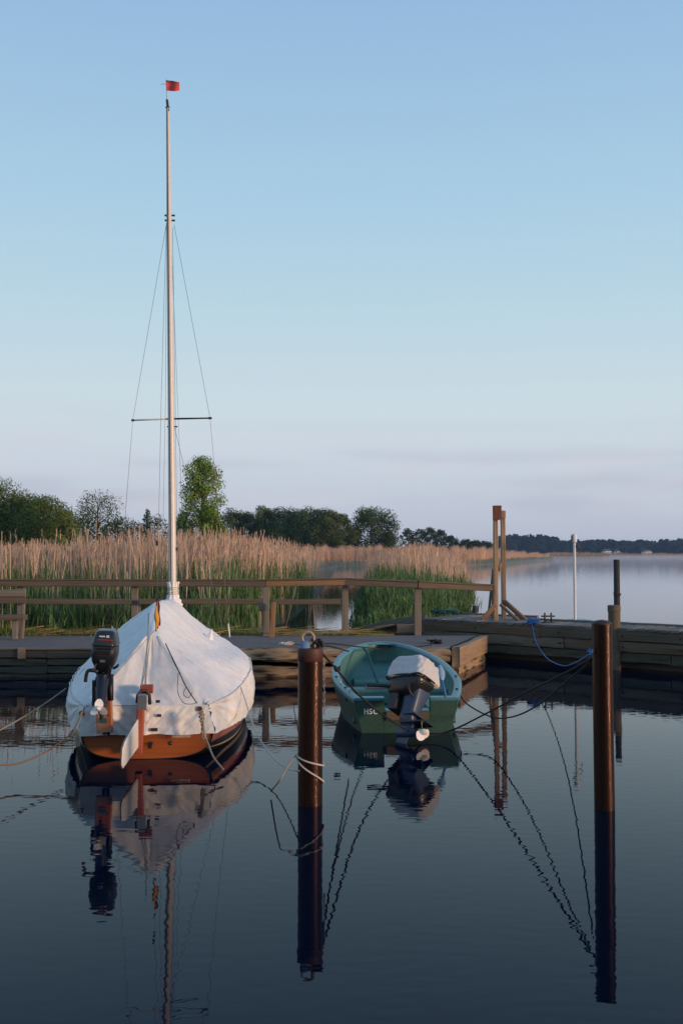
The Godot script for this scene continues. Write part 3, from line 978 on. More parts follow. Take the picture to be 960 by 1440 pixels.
func build_gallows(J: Array) -> void:
	var base := pg(700, 871, JETTY_Y)
	var t := thing("hoist_frame", "upright timber hoist frame with two posts and slanting braces on the jetty", "frame", base)
	var d := -base.z
	timber("post", t, px(696.5, 874, d - 0.2) - base, px(696.2, 722, d - 0.2) - base, 0.095, 0.12, M.wood_tan, 0.004, Vector3.RIGHT)
	timber("post", t, px(708.0, 871, d + 0.35) - base, px(706.3, 718, d + 0.35) - base, 0.095, 0.1, M.wood_tan, 0.004, Vector3.RIGHT)
	timber("head_board", t, px(698.5, 731, d - 0.30) - base, px(698.5, 711, d - 0.30) - base, 0.18, 0.06, M.wood_red, 0.004, Vector3.RIGHT)
	timber("head_board", t, px(706, 729, d + 0.25) - base, px(706, 719, d + 0.25) - base, 0.1, 0.3, M.wood_tan, 0.004, Vector3.RIGHT)
	timber("brace", t, px(678, 872, d - 0.28) - base, px(696, 850, d - 0.28) - base, 0.10, 0.05, M.wood_orange, 0.003)
	timber("brace", t, px(703, 850, d - 0.1) - base, px(729, 874, d - 0.4) - base, 0.07, 0.05, M.wood_grey, 0.003)
	timber("brace", t, px(709, 846, d + 0.3) - base, px(741, 875, d - 0.2) - base, 0.10, 0.07, M.wood_orange, 0.003)
	timber("brace", t, px(686, 869, d + 0.5) - base, px(693, 800, d + 0.5) - base, 0.05, 0.05, M.wood_grey, 0.003, Vector3.RIGHT)
	timber("post", t, px(692, 872, d + 0.3) - base, px(694, 800, d + 0.3) - base, 0.06, 0.08, M.wood_brown, 0.003, Vector3.RIGHT)
	timber("cross_bar", t, px(700.5, 800, d - 0.1) - base, px(705, 792, d + 0.36) - base, 0.12, 0.05, M.wood_orange, 0.003)
	timber("foot_beam", t, px(672, 875, d - 0.1) - base, px(742, 878, d - 0.3) - base, 0.06, 0.1, M.wood_face, 0.003)

func build_jetty_things(J: Array) -> void:
	var A: Vector3 = J[0]
	var dir: Vector3 = J[1]
	var back: Vector3 = J[2]
	# round wooden post in front of the jetty's side
	var b := pg(863, 923, 0.0)
	b = px(863, 880, -pg(863, 882, JETTY_Y).z - 0.12)
	b.y = 0.0
	var t := thing("mooring_post", "thick round wooden post standing against the jetty side", "post", b)
	var topy := px(863, 851, -b.z).y
	var st := smooth()
	lathe(st, [Vector2(0.118, -1.5), Vector2(0.116, 0.3), Vector2(0.112, topy - 0.14), Vector2(0.112, topy - 0.13)], 20)
	part("shaft", done(st), M.post_round, t)
	st = flat()
	lathe(st, [Vector2(0.112, topy - 0.128), Vector2(0.122, topy - 0.12), Vector2(0.122, topy - 0.012), Vector2(0.11, topy), Vector2(0.0, topy + 0.004)], 20)
	part("cap_ring", done(st), M.wood_face, t)
	# thin dark pole behind it
	var p := pg(867, 872, JETTY_Y)
	p = px(867, 860, 20.6)
	p.y = -0.4
	t = thing("dark_pole", "thin dark tarred pole rising behind the round wooden post", "pole", p)
	var h := px(867, 787, 20.6).y + 0.4
	st = smooth()
	lathe(st, [Vector2(0.07, 0), Vector2(0.066, h * 0.5), Vector2(0.062, h), Vector2(0.0, h + 0.005)], 14)
	part("shaft", done(st), M.pole_dark, t)
	part("knot", tube_mesh(spline([Vector3(-0.075, h - 0.72, 0.02), Vector3(0, h - 0.74, 0.075), Vector3(0.075, h - 0.71, 0.02), Vector3(0, h - 0.70, -0.075), Vector3(-0.075, h - 0.68, 0.02)], 5), [0.012], 5), M.rope_black, t)
	# white pole
	var wp := pg(808, 873.5, JETTY_Y)
	t = thing("white_pole", "slim white pole with a capped top rising behind the jetty", "pole", wp)
	var wh := px(808, 751, -wp.z).y - JETTY_Y
	st = smooth()
	lathe(st, [Vector2(0.029, -2.2), Vector2(0.029, wh - 0.17)], 14)
	part("tube", done(st), M.pole_white, t)
	st = flat()
	lathe(st, [Vector2(0.037, wh - 0.18), Vector2(0.055, wh - 0.165), Vector2(0.057, wh - 0.015), Vector2(0.05, wh), Vector2(0, wh)], 14)
	part("cap", done(st), M.pole_white, t)
	part("clip", box_mesh(Vector3(0.02, 0.12, 0.03), 0.004), M.dark_metal, t, Vector3(-0.062, wh - 0.09, 0.03))
	st = smooth()
	tube(st, spline([Vector3(0.05, wh - 0.24, 0.02), Vector3(0.09, wh - 0.28, 0.03), Vector3(0.11, wh - 0.36, 0.03), Vector3(0.1, wh - 0.42, 0.03)], 5), [0.008, 0.03, 0.035, 0.02, 0.03, 0.012], 6)
	part("hanging_cloth", done(st), M.wood_brown, t)
	# double-cross bollard
	var c := pg(770, 875.5, JETTY_Y)
	t = thing("cross_bollard", "small dark iron double cross bollard on the jetty", "bollard", c)
	for s in [-1, 1]:
		part("pin", tube_mesh([Vector3(s * 0.065, 0, 0), Vector3(s * 0.065, 0.2, 0)], [0.018], 8), M.dark_metal, t)
	part("cross_bar", tube_mesh([Vector3(-0.14, 0.13, 0), Vector3(0.14, 0.13, 0)], [0.016], 8), M.dark_metal, t)
	part("foot_plate", box_mesh(Vector3(0.24, 0.02, 0.12), 0.004), M.dark_metal, t, Vector3(0, 0.01, 0))
	# upturned turquoise boat behind the jetty
	var u := px(814, 876, 23.6)
	u.y = 0.0
	t = thing("upturned_boat", "light turquoise upturned boat hull lying behind the jetty", "boat", u, -0.12)
	st = smooth()
	var rings := []
	for i in 13:
		var f := i / 12.0
		var x := lerpf(-0.95, 0.95, f)
		var w := 0.4 * pow(maxf(0.0, 1.0 - pow(absf(x) / 0.96, 2.4)), 0.6)
		var hh := 0.58 + 0.055 * pow(maxf(0.0, 1.0 - pow(absf(x + 0.05) / 0.97, 2.0)), 0.8)
		var r := []
		for k in 9:
			var a := PI * k / 8.0
			r.append(Vector3(x * 0.45, 0.56 + (hh - 0.56) * sin(a) * 1.3, w * cos(a)))
		rings.append(r)
	for i in 12:
		for k in 8:
			quad(st, rings[i][k], rings[i + 1][k], rings[i + 1][k + 1], rings[i][k + 1])
	part("hull", done(st), M.turquoise, t)
	for s in [-0.25, 0.25]:
		part("trestle", box_mesh(Vector3(0.08, 1.6, 0.5)), M.wood_face, t, Vector3(s, -0.24, 0))
	# teal net heap
	st = smooth()
	rng.seed = 15
	var nb := pg(626, 864.5, JETTY_Y)
	for i in 16:
		var pts := []
		for k in 6:
			pts.append(nb + Vector3(rng.randf_range(-0.3, 0.3), rng.randf_range(0.012, 0.13), rng.randf_range(-0.15, 0.15)))
		tube(st, spline(pts, 5), [0.012], 5)
	single("fishing_net", done(st), M.rope_teal, "small teal heap of netting lying on the jetty boards", "net")
	# short dark stake by the reeds
	var sb := px(667, 870, 24.5)
	sb.y = -0.5
	st = smooth()
	lathe(st, [Vector2(0.06, 0), Vector2(0.055, px(667, 852, 24.5).y + 0.5), Vector2(0, px(667, 852, 24.5).y + 0.505)], 10, Transform3D(Basis.IDENTITY, sb))
	single("mooring_stake", done(st), M.pole_dark, "short dark stake between the reeds and the jetty", "stake")
	# thin slanting stake in the creek
	st = smooth()
	tube(st, [px(401, 884, 27.0), px(416, 824, 27.0)], [0.02, 0.016], 8)
	single("creek_stake", done(st), M.wood_grey, "pale slanting stake in the creek behind the railing", "stake")

# ------------------------------------------------------------------ piles
func build_piles() -> Array:
	var a := pg(436, 1131, 0.0)
	var ra := 0.1075
	var ta := px(436, 911, -a.z).y
	var t := thing("mooring_pile", "dark brown steel mooring pile with red-brown collar and a ring on top", "pile", a)
	var st := smooth()
	lathe(st, [Vector2(ra, -2.5), Vector2(ra, 0.0), Vector2(ra, ta * 0.5), Vector2(ra, ta - 0.105)], 48)
	part("pipe", done(st), M.pile, t)
	st = smooth()
	lathe(st, [Vector2(ra, ta - 0.115), Vector2(ra + 0.004, ta - 0.11), Vector2(ra + 0.005, ta - 0.012), Vector2(ra, ta)], 48)
	part("collar", done(st), M.pile_band, t)
	st = flat()
	lathe(st, [Vector2(ra, ta), Vector2(0, ta + 0.004)], 32)
	part("top_plate", done(st), M.pile_cap, t)
	st = smooth()
	var rp := []
	for i in 19:
		var g := TAU * i / 18.0
		rp.append(Vector3(-0.02 + 0.052 * cos(g), ta + 0.088 + 0.052 * sin(g), 0.01 + 0.01 * cos(g)))
	tube(st, rp, [0.0125], 8, false)
	part("ring", done(st), M.ring_wood, t)
	st = smooth()
	tube(st, [Vector3(0.035, ta, 0.0), Vector3(0.035, ta + 0.07, 0.0), Vector3(0.02, ta + 0.12, 0.0)], [0.013, 0.013, 0.011], 8)
	part("ring_bolt", done(st), M.ring_wood, t)
	st = smooth()
	lathe(st, [Vector2(0.045, ta), Vector2(0.042, ta + 0.045), Vector2(0.02, ta + 0.062), Vector2(0.0, ta + 0.064)], 12, Transform3D(Basis.IDENTITY, Vector3(-0.045, 0, 0.03)), 1.0, 0.7)
	part("blue_strap", done(st), M.blue_strap, t)
	# chain down the far side
	st = smooth()
	for i in 14:
		var y := ta - 0.14 - i * 0.033
		var o := Vector3(ra + 0.014, y, -0.035)
		var ring := []
		for k in 9:
			var g2 := TAU * k / 8.0
			var v := Vector3(0.008 * cos(g2), 0.02 * sin(g2), 0)
			if i % 2:
				v = Vector3(0, v.y, v.x)
			ring.append(o + v)
		tube(st, ring, [0.004], 5, false)
	part("chain", done(st), M.wire, t)
	var b := pg(849.5, 1137.5, 0.0)
	var rb := 0.088
	rb = 13.8 / FOCAL * -b.z
	var tb := px(845.5, 878, -b.z)
	var u := thing("mooring_pile", "taller dark brown steel mooring pile with shallow domed cap", "pile", b)
	var lean := (tb.x - b.x) / tb.y
	st = smooth()
	lathe(st, [Vector2(rb * 1.03, -2.5), Vector2(rb * 1.02, 0.0), Vector2(rb, tb.y * 0.5), Vector2(rb, tb.y)], 48, Transform3D(Basis(Vector3.RIGHT, Vector3(lean, 1, 0), Vector3.BACK), Vector3.ZERO))
	part("pipe", done(st), M.pile, u)
	st = smooth()
	lathe(st, [Vector2(rb, tb.y), Vector2(rb * 1.02, tb.y + 0.004), Vector2(rb * 0.96, tb.y + 0.018), Vector2(rb * 0.55, tb.y + 0.034), Vector2(0, tb.y + 0.042)], 40, Transform3D(Basis(Vector3.RIGHT, Vector3(lean, 1, 0), Vector3.BACK), Vector3.ZERO))
	part("cap", done(st), M.pile_cap, u)
	return [a, ta, ra, b, tb.y, rb]

# ------------------------------------------------------------------ sailing boat
const HULL_W := [[0.0, 0.705], [0.5, 0.83], [1.1, 0.95], [1.9, 1.03], [3.0, 1.04], [4.2, 0.86], [5.3, 0.48], [6.0, 0.16], [6.3, 0.02]]
const HULL_K := [[0.0, -0.005], [0.4, -0.10], [1.2, -0.24], [3.0, -0.30], [5.0, -0.22], [6.0, -0.05], [6.3, 0.2]]
const HULL_S := [[0.0, 0.33], [2.0, 0.33], [4.0, 0.40], [6.3, 0.58]]

func hull_point(u: float, y: float, side: float) -> Vector3:
	var w := curve(HULL_W, u)
	var kb := curve(HULL_K, u)
	var sh := curve(HULL_S, u)
	var t := pow(clampf((y - kb) / (sh - kb), 0.0, 1.0), 1.0 / 2.3)
	return Vector3(side * w * (1.0 - pow(1.0 - t, 2.3)), clampf(y, kb, sh), -u)

func band(called: String, parent: Node3D, m: Material, lo: Array, hi: Array, rows := 3) -> void:
	# strip of the hull between two heights given along its length, both sides
	var st := smooth()
	var n := 36
	for s in [-1.0, 1.0]:
		var g := []
		for i in n + 1:
			var u := 6.3 * i / n
			var r := []
			for k in rows + 1:
				r.append(hull_point(u, lerpf(curve(lo, u), curve(hi, u), float(k) / rows), s))
			g.append(r)
		for i in n:
			for k in rows:
				if s > 0:
					quad(st, g[i][k], g[i + 1][k], g[i + 1][k + 1], g[i][k + 1])
				else:
					quad(st, g[i][k], g[i][k + 1], g[i + 1][k + 1], g[i + 1][k])
	part(called, done(st), m, parent)

func build_sailboat() -> void:
	var heading := 0.085
	var o := pg(207, 1067, 0.0)
	boat = Transform3D(Basis(Vector3.UP, heading), Vector3(o.x, 0, o.z))
	var inv := boat.affine_inverse()
	var t := thing("sailing_boat", "varnished wooden sailing boat with tall pale mast, moored stern out", "sailboat", boat.origin, heading)
	var B := inv
	# planked topsides, black band, pale boot stripe, bottom
	band("topside_plank", t, M.varnish, [[0.0, 0.245], [6.3, 0.40]], HULL_S)
	band("topside_plank", t, M.varnish, [[0.0, 0.165], [2.0, 0.135], [6.3, 0.24]], [[0.0, 0.242], [6.3, 0.397]])
	band("black_band", t, M.black_paint, [[0.0, 0.11], [0.7, 0.055], [2.0, 0.05], [6.3, 0.13]], [[0.0, 0.165], [2.0, 0.135], [6.3, 0.24]])
	band("boot_stripe", t, M.boot, [[0.0, 0.10], [0.7, 0.03], [2.0, 0.02], [6.3, 0.09]], [[0.0, 0.11], [0.7, 0.055], [2.0, 0.05], [6.3, 0.13]], 2)
	band("bottom", t, M.black_paint, HULL_K, [[0.0, 0.10], [0.7, 0.03], [2.0, 0.02], [6.3, 0.09]], 6)
	# transom
	var st := smooth()
	var n := 24
	var low := []
	for i in n + 1:
		var f := lerpf(-1.0, 1.0, float(i) / n)
		var kb := -0.005
		var tt := 1.0 - pow(1.0 - absf(f), 1.0 / 2.3)
		low.append(Vector3(f * 0.705, kb + 0.335 * pow(tt, 2.3), 0.012))
	for i in n:
		var p0: Vector3 = low[i]
		var p1: Vector3 = low[i + 1]
		quad(st, p0, p1, Vector3(p1.x, 0.335, 0.012), Vector3(p0.x, 0.335, 0.012))
	part("transom", done(st), M.varnish, t)
	st = smooth()
	var rim := []
	for i in n + 1:
		rim.append(low[i] + Vector3(0, 0.004, 0.004))
	tube(st, rim, [0.007], 6)
	part("transom_edge", done(st), M.black_paint, t)
	part("drain", tube_mesh([Vector3(0.25, 0.165, 0.0), Vector3(0.25, 0.165, 0.022)], [0.022], 12), M.dark_metal, t)
	part("rudder_fitting", box_mesh(Vector3(0.05, 0.012, 0.03)), M.dark_metal, t, Vector3(0.04, 0.165, 0.03))
	part("rudder_fitting", box_mesh(Vector3(0.016, 0.07, 0.02)), M.dark_metal, t, Vector3(0.045, 0.15, 0.025))
	# name in small white letters
	var tm := TextMesh.new()
	tm.text = "VAGABUND"
	tm.font_size = 16
	tm.pixel_size = 0.0023
	tm.depth = 0.002
	part("name_lettering", tm, M.letters, t, Vector3(0.36, 0.238, 0.016))
	# rudder stock and raised white blade
	var rh := B * px(199, 1016, 10.35)
	st = flat()
	poly_box(st, Vector3(0.0, 0.41, 0.14), Vector3(0.62, 0.075, 0.10), Basis(Vector3(0.03, 1, -0.08).normalized(), Vector3.RIGHT, Vector3.FORWARD).orthonormalized(), 0.012)
	part("rudder_stock", done(st), M.red_wood, t, Vector3(-0.055, 0, 0.03))
	st = smooth()
	tube(st, [Vector3(-0.09, 0.62, 0.17), Vector3(-0.085, 0.70, 0.17), Vector3(-0.05, 0.745, 0.16), Vector3(-0.0, 0.745, 0.15), Vector3(0.035, 0.70, 0.15), Vector3(0.04, 0.60, 0.15)], [0.018], 8)
	part("tiller_yoke", done(st), M.motor_body, t)
	part("stock_head", box_mesh(Vector3(0.09, 0.17, 0.08), 0.015), M.steel, t, Vector3(-0.035, 0.63, 0.17))
	part("stock_head", box_mesh(Vector3(0.13, 0.09, 0.10), 0.02), M.red_wood, t, Vector3(0.0, 0.755, 0.08))
	# blade outline in the boat's own upright plane: z aft, y up
	var bl := [Vector2(0.16, 0.155), Vector2(0.18, 0.46), Vector2(0.62, 0.43), Vector2(1.02, 0.385), Vector2(1.18, 0.34), Vector2(1.22, 0.20), Vector2(1.13, 0.145), Vector2(0.70, 0.15)]
	st = flat()
	var cz := Vector2(0.6, 0.3)
	for i in bl.size():
		var p: Vector2 = bl[i]
		var q: Vector2 = bl[(i + 1) % bl.size()]
		var pi := cz.lerp(p, 0.9)
		var qi := cz.lerp(q, 0.9)
		for s in [-1.0, 1.0]:
			var th: float = 0.016 * s
			var v := [Vector3(th, cz.y, cz.x), Vector3(th, pi.y, pi.x), Vector3(th, qi.y, qi.x), Vector3(th * 0.3, p.y, p.x), Vector3(th * 0.3, q.y, q.x)]
			if s > 0:
				tri(st, v[0], v[1], v[2])
				quad(st, v[1], v[3], v[4], v[2])
			else:
				tri(st, v[0], v[2], v[1])
				quad(st, v[2], v[4], v[3], v[1])
	var rb := part("rudder_blade", done(st), M.white_paint, t, Vector3(-0.075, 0, 0.03))
	rb.rotation.y = -0.03
	# little fittings on the cover's stern
	# mast
	var D := -(boat * Vector3(0, 0, -3.25)).z
	var mb := B * px(243.5, 860, D)
	var m1 := B * px(239.5, 470, D)
	var mt := B * px(236.3, 152, D)
	mb = mb + (mb - mt).normalized() * 0.9
	st = smooth()
	var mp := spline([mb, mb.lerp(mt, 0.28), m1, mt], 8)
	var mr := []
	for i in mp.size():
		mr.append(lerpf(0.056, 0.026, pow(float(i) / (mp.size() - 1), 1.6)))
	tube(st, mp, mr, 16)
	var mast := part("mast", done(st), M.mast, t)
	st = smooth()
	var gp := []
	for i in mp.size():
		gp.append(mp[i] + Vector3(-0.35, 0, 0.94).normalized() * (mr[i] - 0.002))
	tube(st, gp, [0.007], 6)
	part("sail_track", done(st), M.dark_metal, mast)
	for y in [310.0, 303.0, 600.0]:
		for s in [-1.0, 1.0]:
			var c := B * px(239.0 + (y - 310.0) * 0.012 + s * 5.0, y, D)
			part("tang", box_mesh(Vector3(0.045, 0.018, 0.03)), M.dark_metal, mast, c)
	st = flat()
	poly_box(st, B * px(236.0, 149, D), Vector3(0.17, 0.035, 0.05), Basis(Vector3(-0.12, 1, 0).normalized(), Vector3.RIGHT, Vector3.FORWARD).orthonormalized(), 0.008)
	poly_box(st, B * px(236.0, 151, D), Vector3(0.06, 0.014, 0.03))
	part("mast_head", done(st), M.dark_metal, mast)
	part("flag_staff", tube_mesh([B * px(235.0, 146, D), B * px(233.6, 112, D)], [0.005], 6), M.wire, t)
	part("wind_arrow", tube_mesh([B * px(234.0, 118, D), B * px(226.5, 118.5, D)], [0.003], 5), M.wire, t)
	# burgee with a little wave
	st = smooth()
	var fg := []
	for i in 9:
		var f := i / 8.0
		var r := []
		for k in 5:
			var g := k / 4.0
			var x := lerpf(234.2, 252.5, f)
			var y := lerpf(113.8 + 2.4 * f * f, 127.5 + 1.5 * f * sin(f * 3.4), g)
			r.append(B * px(x, y, D + 0.03 * sin(f * 5.5 + g)))
		fg.append(r)
	for i in 8:
		for k in 4:
			quad(st, fg[i][k + 1], fg[i + 1][k + 1], fg[i + 1][k], fg[i][k])
	part("burgee", done(st), M.burgee, t)
	part("burgee_spar", tube_mesh([B * px(234, 113.5, D), B * px(243, 114.3, D), B * px(252.3, 116.4, D)], [0.006], 5), M.dark_metal, t)
	# spreaders, shrouds, stays
	var sl := B * px(187, 591, D)
	var sr := B * px(295.5, 588, D)
	part("spreader", tube_mesh([B * px(240, 589, D), sl], [0.014, 0.011], 8), M.mast, t)
	part("spreader", tube_mesh([B * px(242, 589, D), sr], [0.014, 0.011], 8), M.dark_metal, t)
	part("spreader_tip", box_mesh(Vector3(0.04, 0.03, 0.03), 0.006), M.dark_metal, t, sl)
	part("spreader_tip", box_mesh(Vector3(0.05, 0.03, 0.03), 0.006), M.dark_metal, t, sr)
	var wr := 0.0030
	var chl := B * px(163, 892, D - 0.2)
	var chr := B * px(323, 893, D - 0.2)
	part("shroud", tube_mesh([B * px(234, 316, D), sl, chl], [wr], 5), M.wire, t)
	part("shroud", tube_mesh([B * px(245, 316, D), sr, chr], [wr], 5), M.wire, t)
	part("turnbuckle", tube_mesh([B * px(321.2, 877, D - 0.2), B * px(323.2, 896, D - 0.2)], [0.011], 6), M.white_paint, t)
	part("lower_shroud", tube_mesh([B * px(246, 602, D), B * px(314, 888, D + 0.3)], [wr], 5), M.wire, t)
	part("topping_lift", tube_mesh([B * px(234, 314, D), B * px(227, 560, D - 1.2), B * px(221, 846, D - 2.4)], [wr * 0.9], 5), M.wire, t)
	part("halyard", tube_mesh([B * px(235.5, 160, D), B * px(233, 560, D - 0.08), B * px(229, 770, D - 0.2), B * px(228, 845, D - 0.3)], [wr], 5), M.wire, t)
	part("halyard", tube_mesh([B * px(243, 320, D), B * px(248.5, 700, D - 0.02), B * px(250.5, 835, D - 0.04)], [wr], 5), M.wire, t)
	part("forestay", tube_mesh([B * px(240, 312, D + 0.05), Vector3(0, 0.6, -6.2)], [wr], 5), M.wire, t)
	part("shackle", box_mesh(Vector3(0.02, 0.06, 0.02), 0.005), M.dark_metal, t, B * px(221, 764, D - 2.1))
	part("shackle", box_mesh(Vector3(0.02, 0.05, 0.02), 0.005), M.dark_metal, t, B * px(249.2, 772, D - 0.02))
	build_cover()
	build_ensign()

const CW := [[-0.06, 0.645], [0.15, 0.75], [0.45, 0.87], [1.2, 1.01], [2.0, 1.08], [2.9, 1.06], [3.4, 1.02], [4.2, 0.86], [5.2, 0.52], [6.15, 0.10]]     # shoulder half-width
const CK := [[-0.06, 0.575], [0.15, 0.59], [0.45, 0.61], [1.2, 0.66], [2.0, 0.71], [2.9, 0.74], [4.2, 0.70], [5.2, 0.66], [6.15, 0.66]]                    # shoulder height
const CB := [[-0.06, 0.725], [0.15, 0.79], [0.45, 0.88], [1.2, 1.03], [2.0, 1.10], [2.9, 1.09], [3.4, 1.04], [4.2, 0.88], [5.2, 0.54], [6.15, 0.12]]  # hem half-width
const CE := [[-0.06, 0.268], [1.5, 0.245], [3.0, 0.27], [4.2, 0.33], [6.15, 0.48]]                                                                            # hem height
const CR := [[0.45, 1.33], [0.9, 1.53], [1.3, 1.645], [2.0, 1.63], [2.75, 1.60], [3.2, 1.575], [3.6, 1.42], [4.2, 1.15], [5.2, 0.86], [6.15, 0.68]]                        # ridge height

func cover_point(u: float, v: float, s: float) -> Vector3:
	# v 0 at the ridge, 0.6 at the shoulder, 1 at the hem
	var w := curve(CW, u)
	var k := curve(CK, u)
	var b := curve(CB, u)
	var e := curve(CE, u)
	var p: Vector3
	var uu := u
	if u < 0.45:
		var f := clampf((u + 0.06) / 0.51, 0.0, 1.0)
		# stern panel: a leaning triangle up to the boom end
		var hc := lerpf(0.575, 1.33, f)
		var c := lerpf(0.60, 0.03, f)
		if v < 0.6:
			var g := v / 0.6
			if g < 0.5:
				p = Vector3(c * g * 2.0, hc - 0.02 * sin(g * TAU) * f, -u)
				# the middle of the panel sits a little forward of its edges
				p.z -= 0.08 * sin(PI * f) * (1.0 - g * 2.0)
			else:
				var q := (g - 0.5) * 2.0
				p = Vector3(lerpf(c, w, q), lerpf(hc, k, q) + 0.03 * sin(PI * q) * f, -u)
		else:
			var h := (v - 0.6) / 0.4
			p = Vector3(lerpf(w, b, h), lerpf(k, e, h), -u)
	else:
		var r := curve(CR, u)
		if v < 0.6:
			var g2 := v / 0.6
			var drop := pow(g2, 1.06)
			var round_ := 0.05 * pow(g2, 3.0) * (1.0 - g2) * 4.0
			p = Vector3(w * g2, lerpf(r, k, drop) + round_ * smoothstep(0.5, 2.0, u), -u)
			# soft crown right at the ridge, slack cloth below it
			p.y -= 0.03 * exp(-g2 * g2 * 300.0)
			p.y -= (0.11 if s > 0.0 else -0.05) * sin(PI * clampf(g2 * 1.15, 0.0, 1.0)) * smoothstep(0.4, 1.6, u) * (1.0 - smoothstep(3.0, 3.6, u))
		else:
			var h2 := (v - 0.6) / 0.4
			p = Vector3(lerpf(w, b, h2) + 0.03 * sin(PI * h2), lerpf(k, e, h2), -u)
	p.x *= s
	return p

func cover_wrinkle(u: float, v: float, s: float) -> float:
	var d := 0.0
	# slack, broad unevenness
	d += noise.get_noise_3d(u * 26.0, v * 36.0 * s, 11.0 * s) * 0.024
	# long pull folds running from the ridge towards the corners
	var fan := (u - 0.1) * 2.2 - v * 1.9
	d += pow(absf(noise.get_noise_2d(fan * 62.0, u * 14.0 + s * 70.0)), 1.2) * 0.026 * smoothstep(0.02, 0.3, v)
	# tension folds fanning out from the stern corner and from the side eyelet
	for q in [[0.0, 0.62, 0.028, 13.0], [1.35, 0.66, 0.013, 11.0], [2.6, 0.60, 0.006, 10.0]]:
		var dx: float = u - q[0]
		var dy: float = (v - q[1]) * 1.5
		var far_: float = sqrt(dx * dx + dy * dy)
		d += q[2] * exp(-far_ * 2.6) * smoothstep(0.02, 0.12, far_) * sin(atan2(dy, dx) * q[3] + s)
	# skirt folds hanging and pulled towards the eyelets
	if v > 0.55:
		var q := smoothstep(0.55, 0.8, v)
		d += q * 0.005 * sin(u * 26.0 + v * 9.0 + 3.0 * noise.get_noise_2d(u * 50.0, s * 20.0))
		d += q * 0.014 * noise.get_noise_2d(u * 160.0 + v * 60.0, s * 50.0 + v * 20.0)
	return d

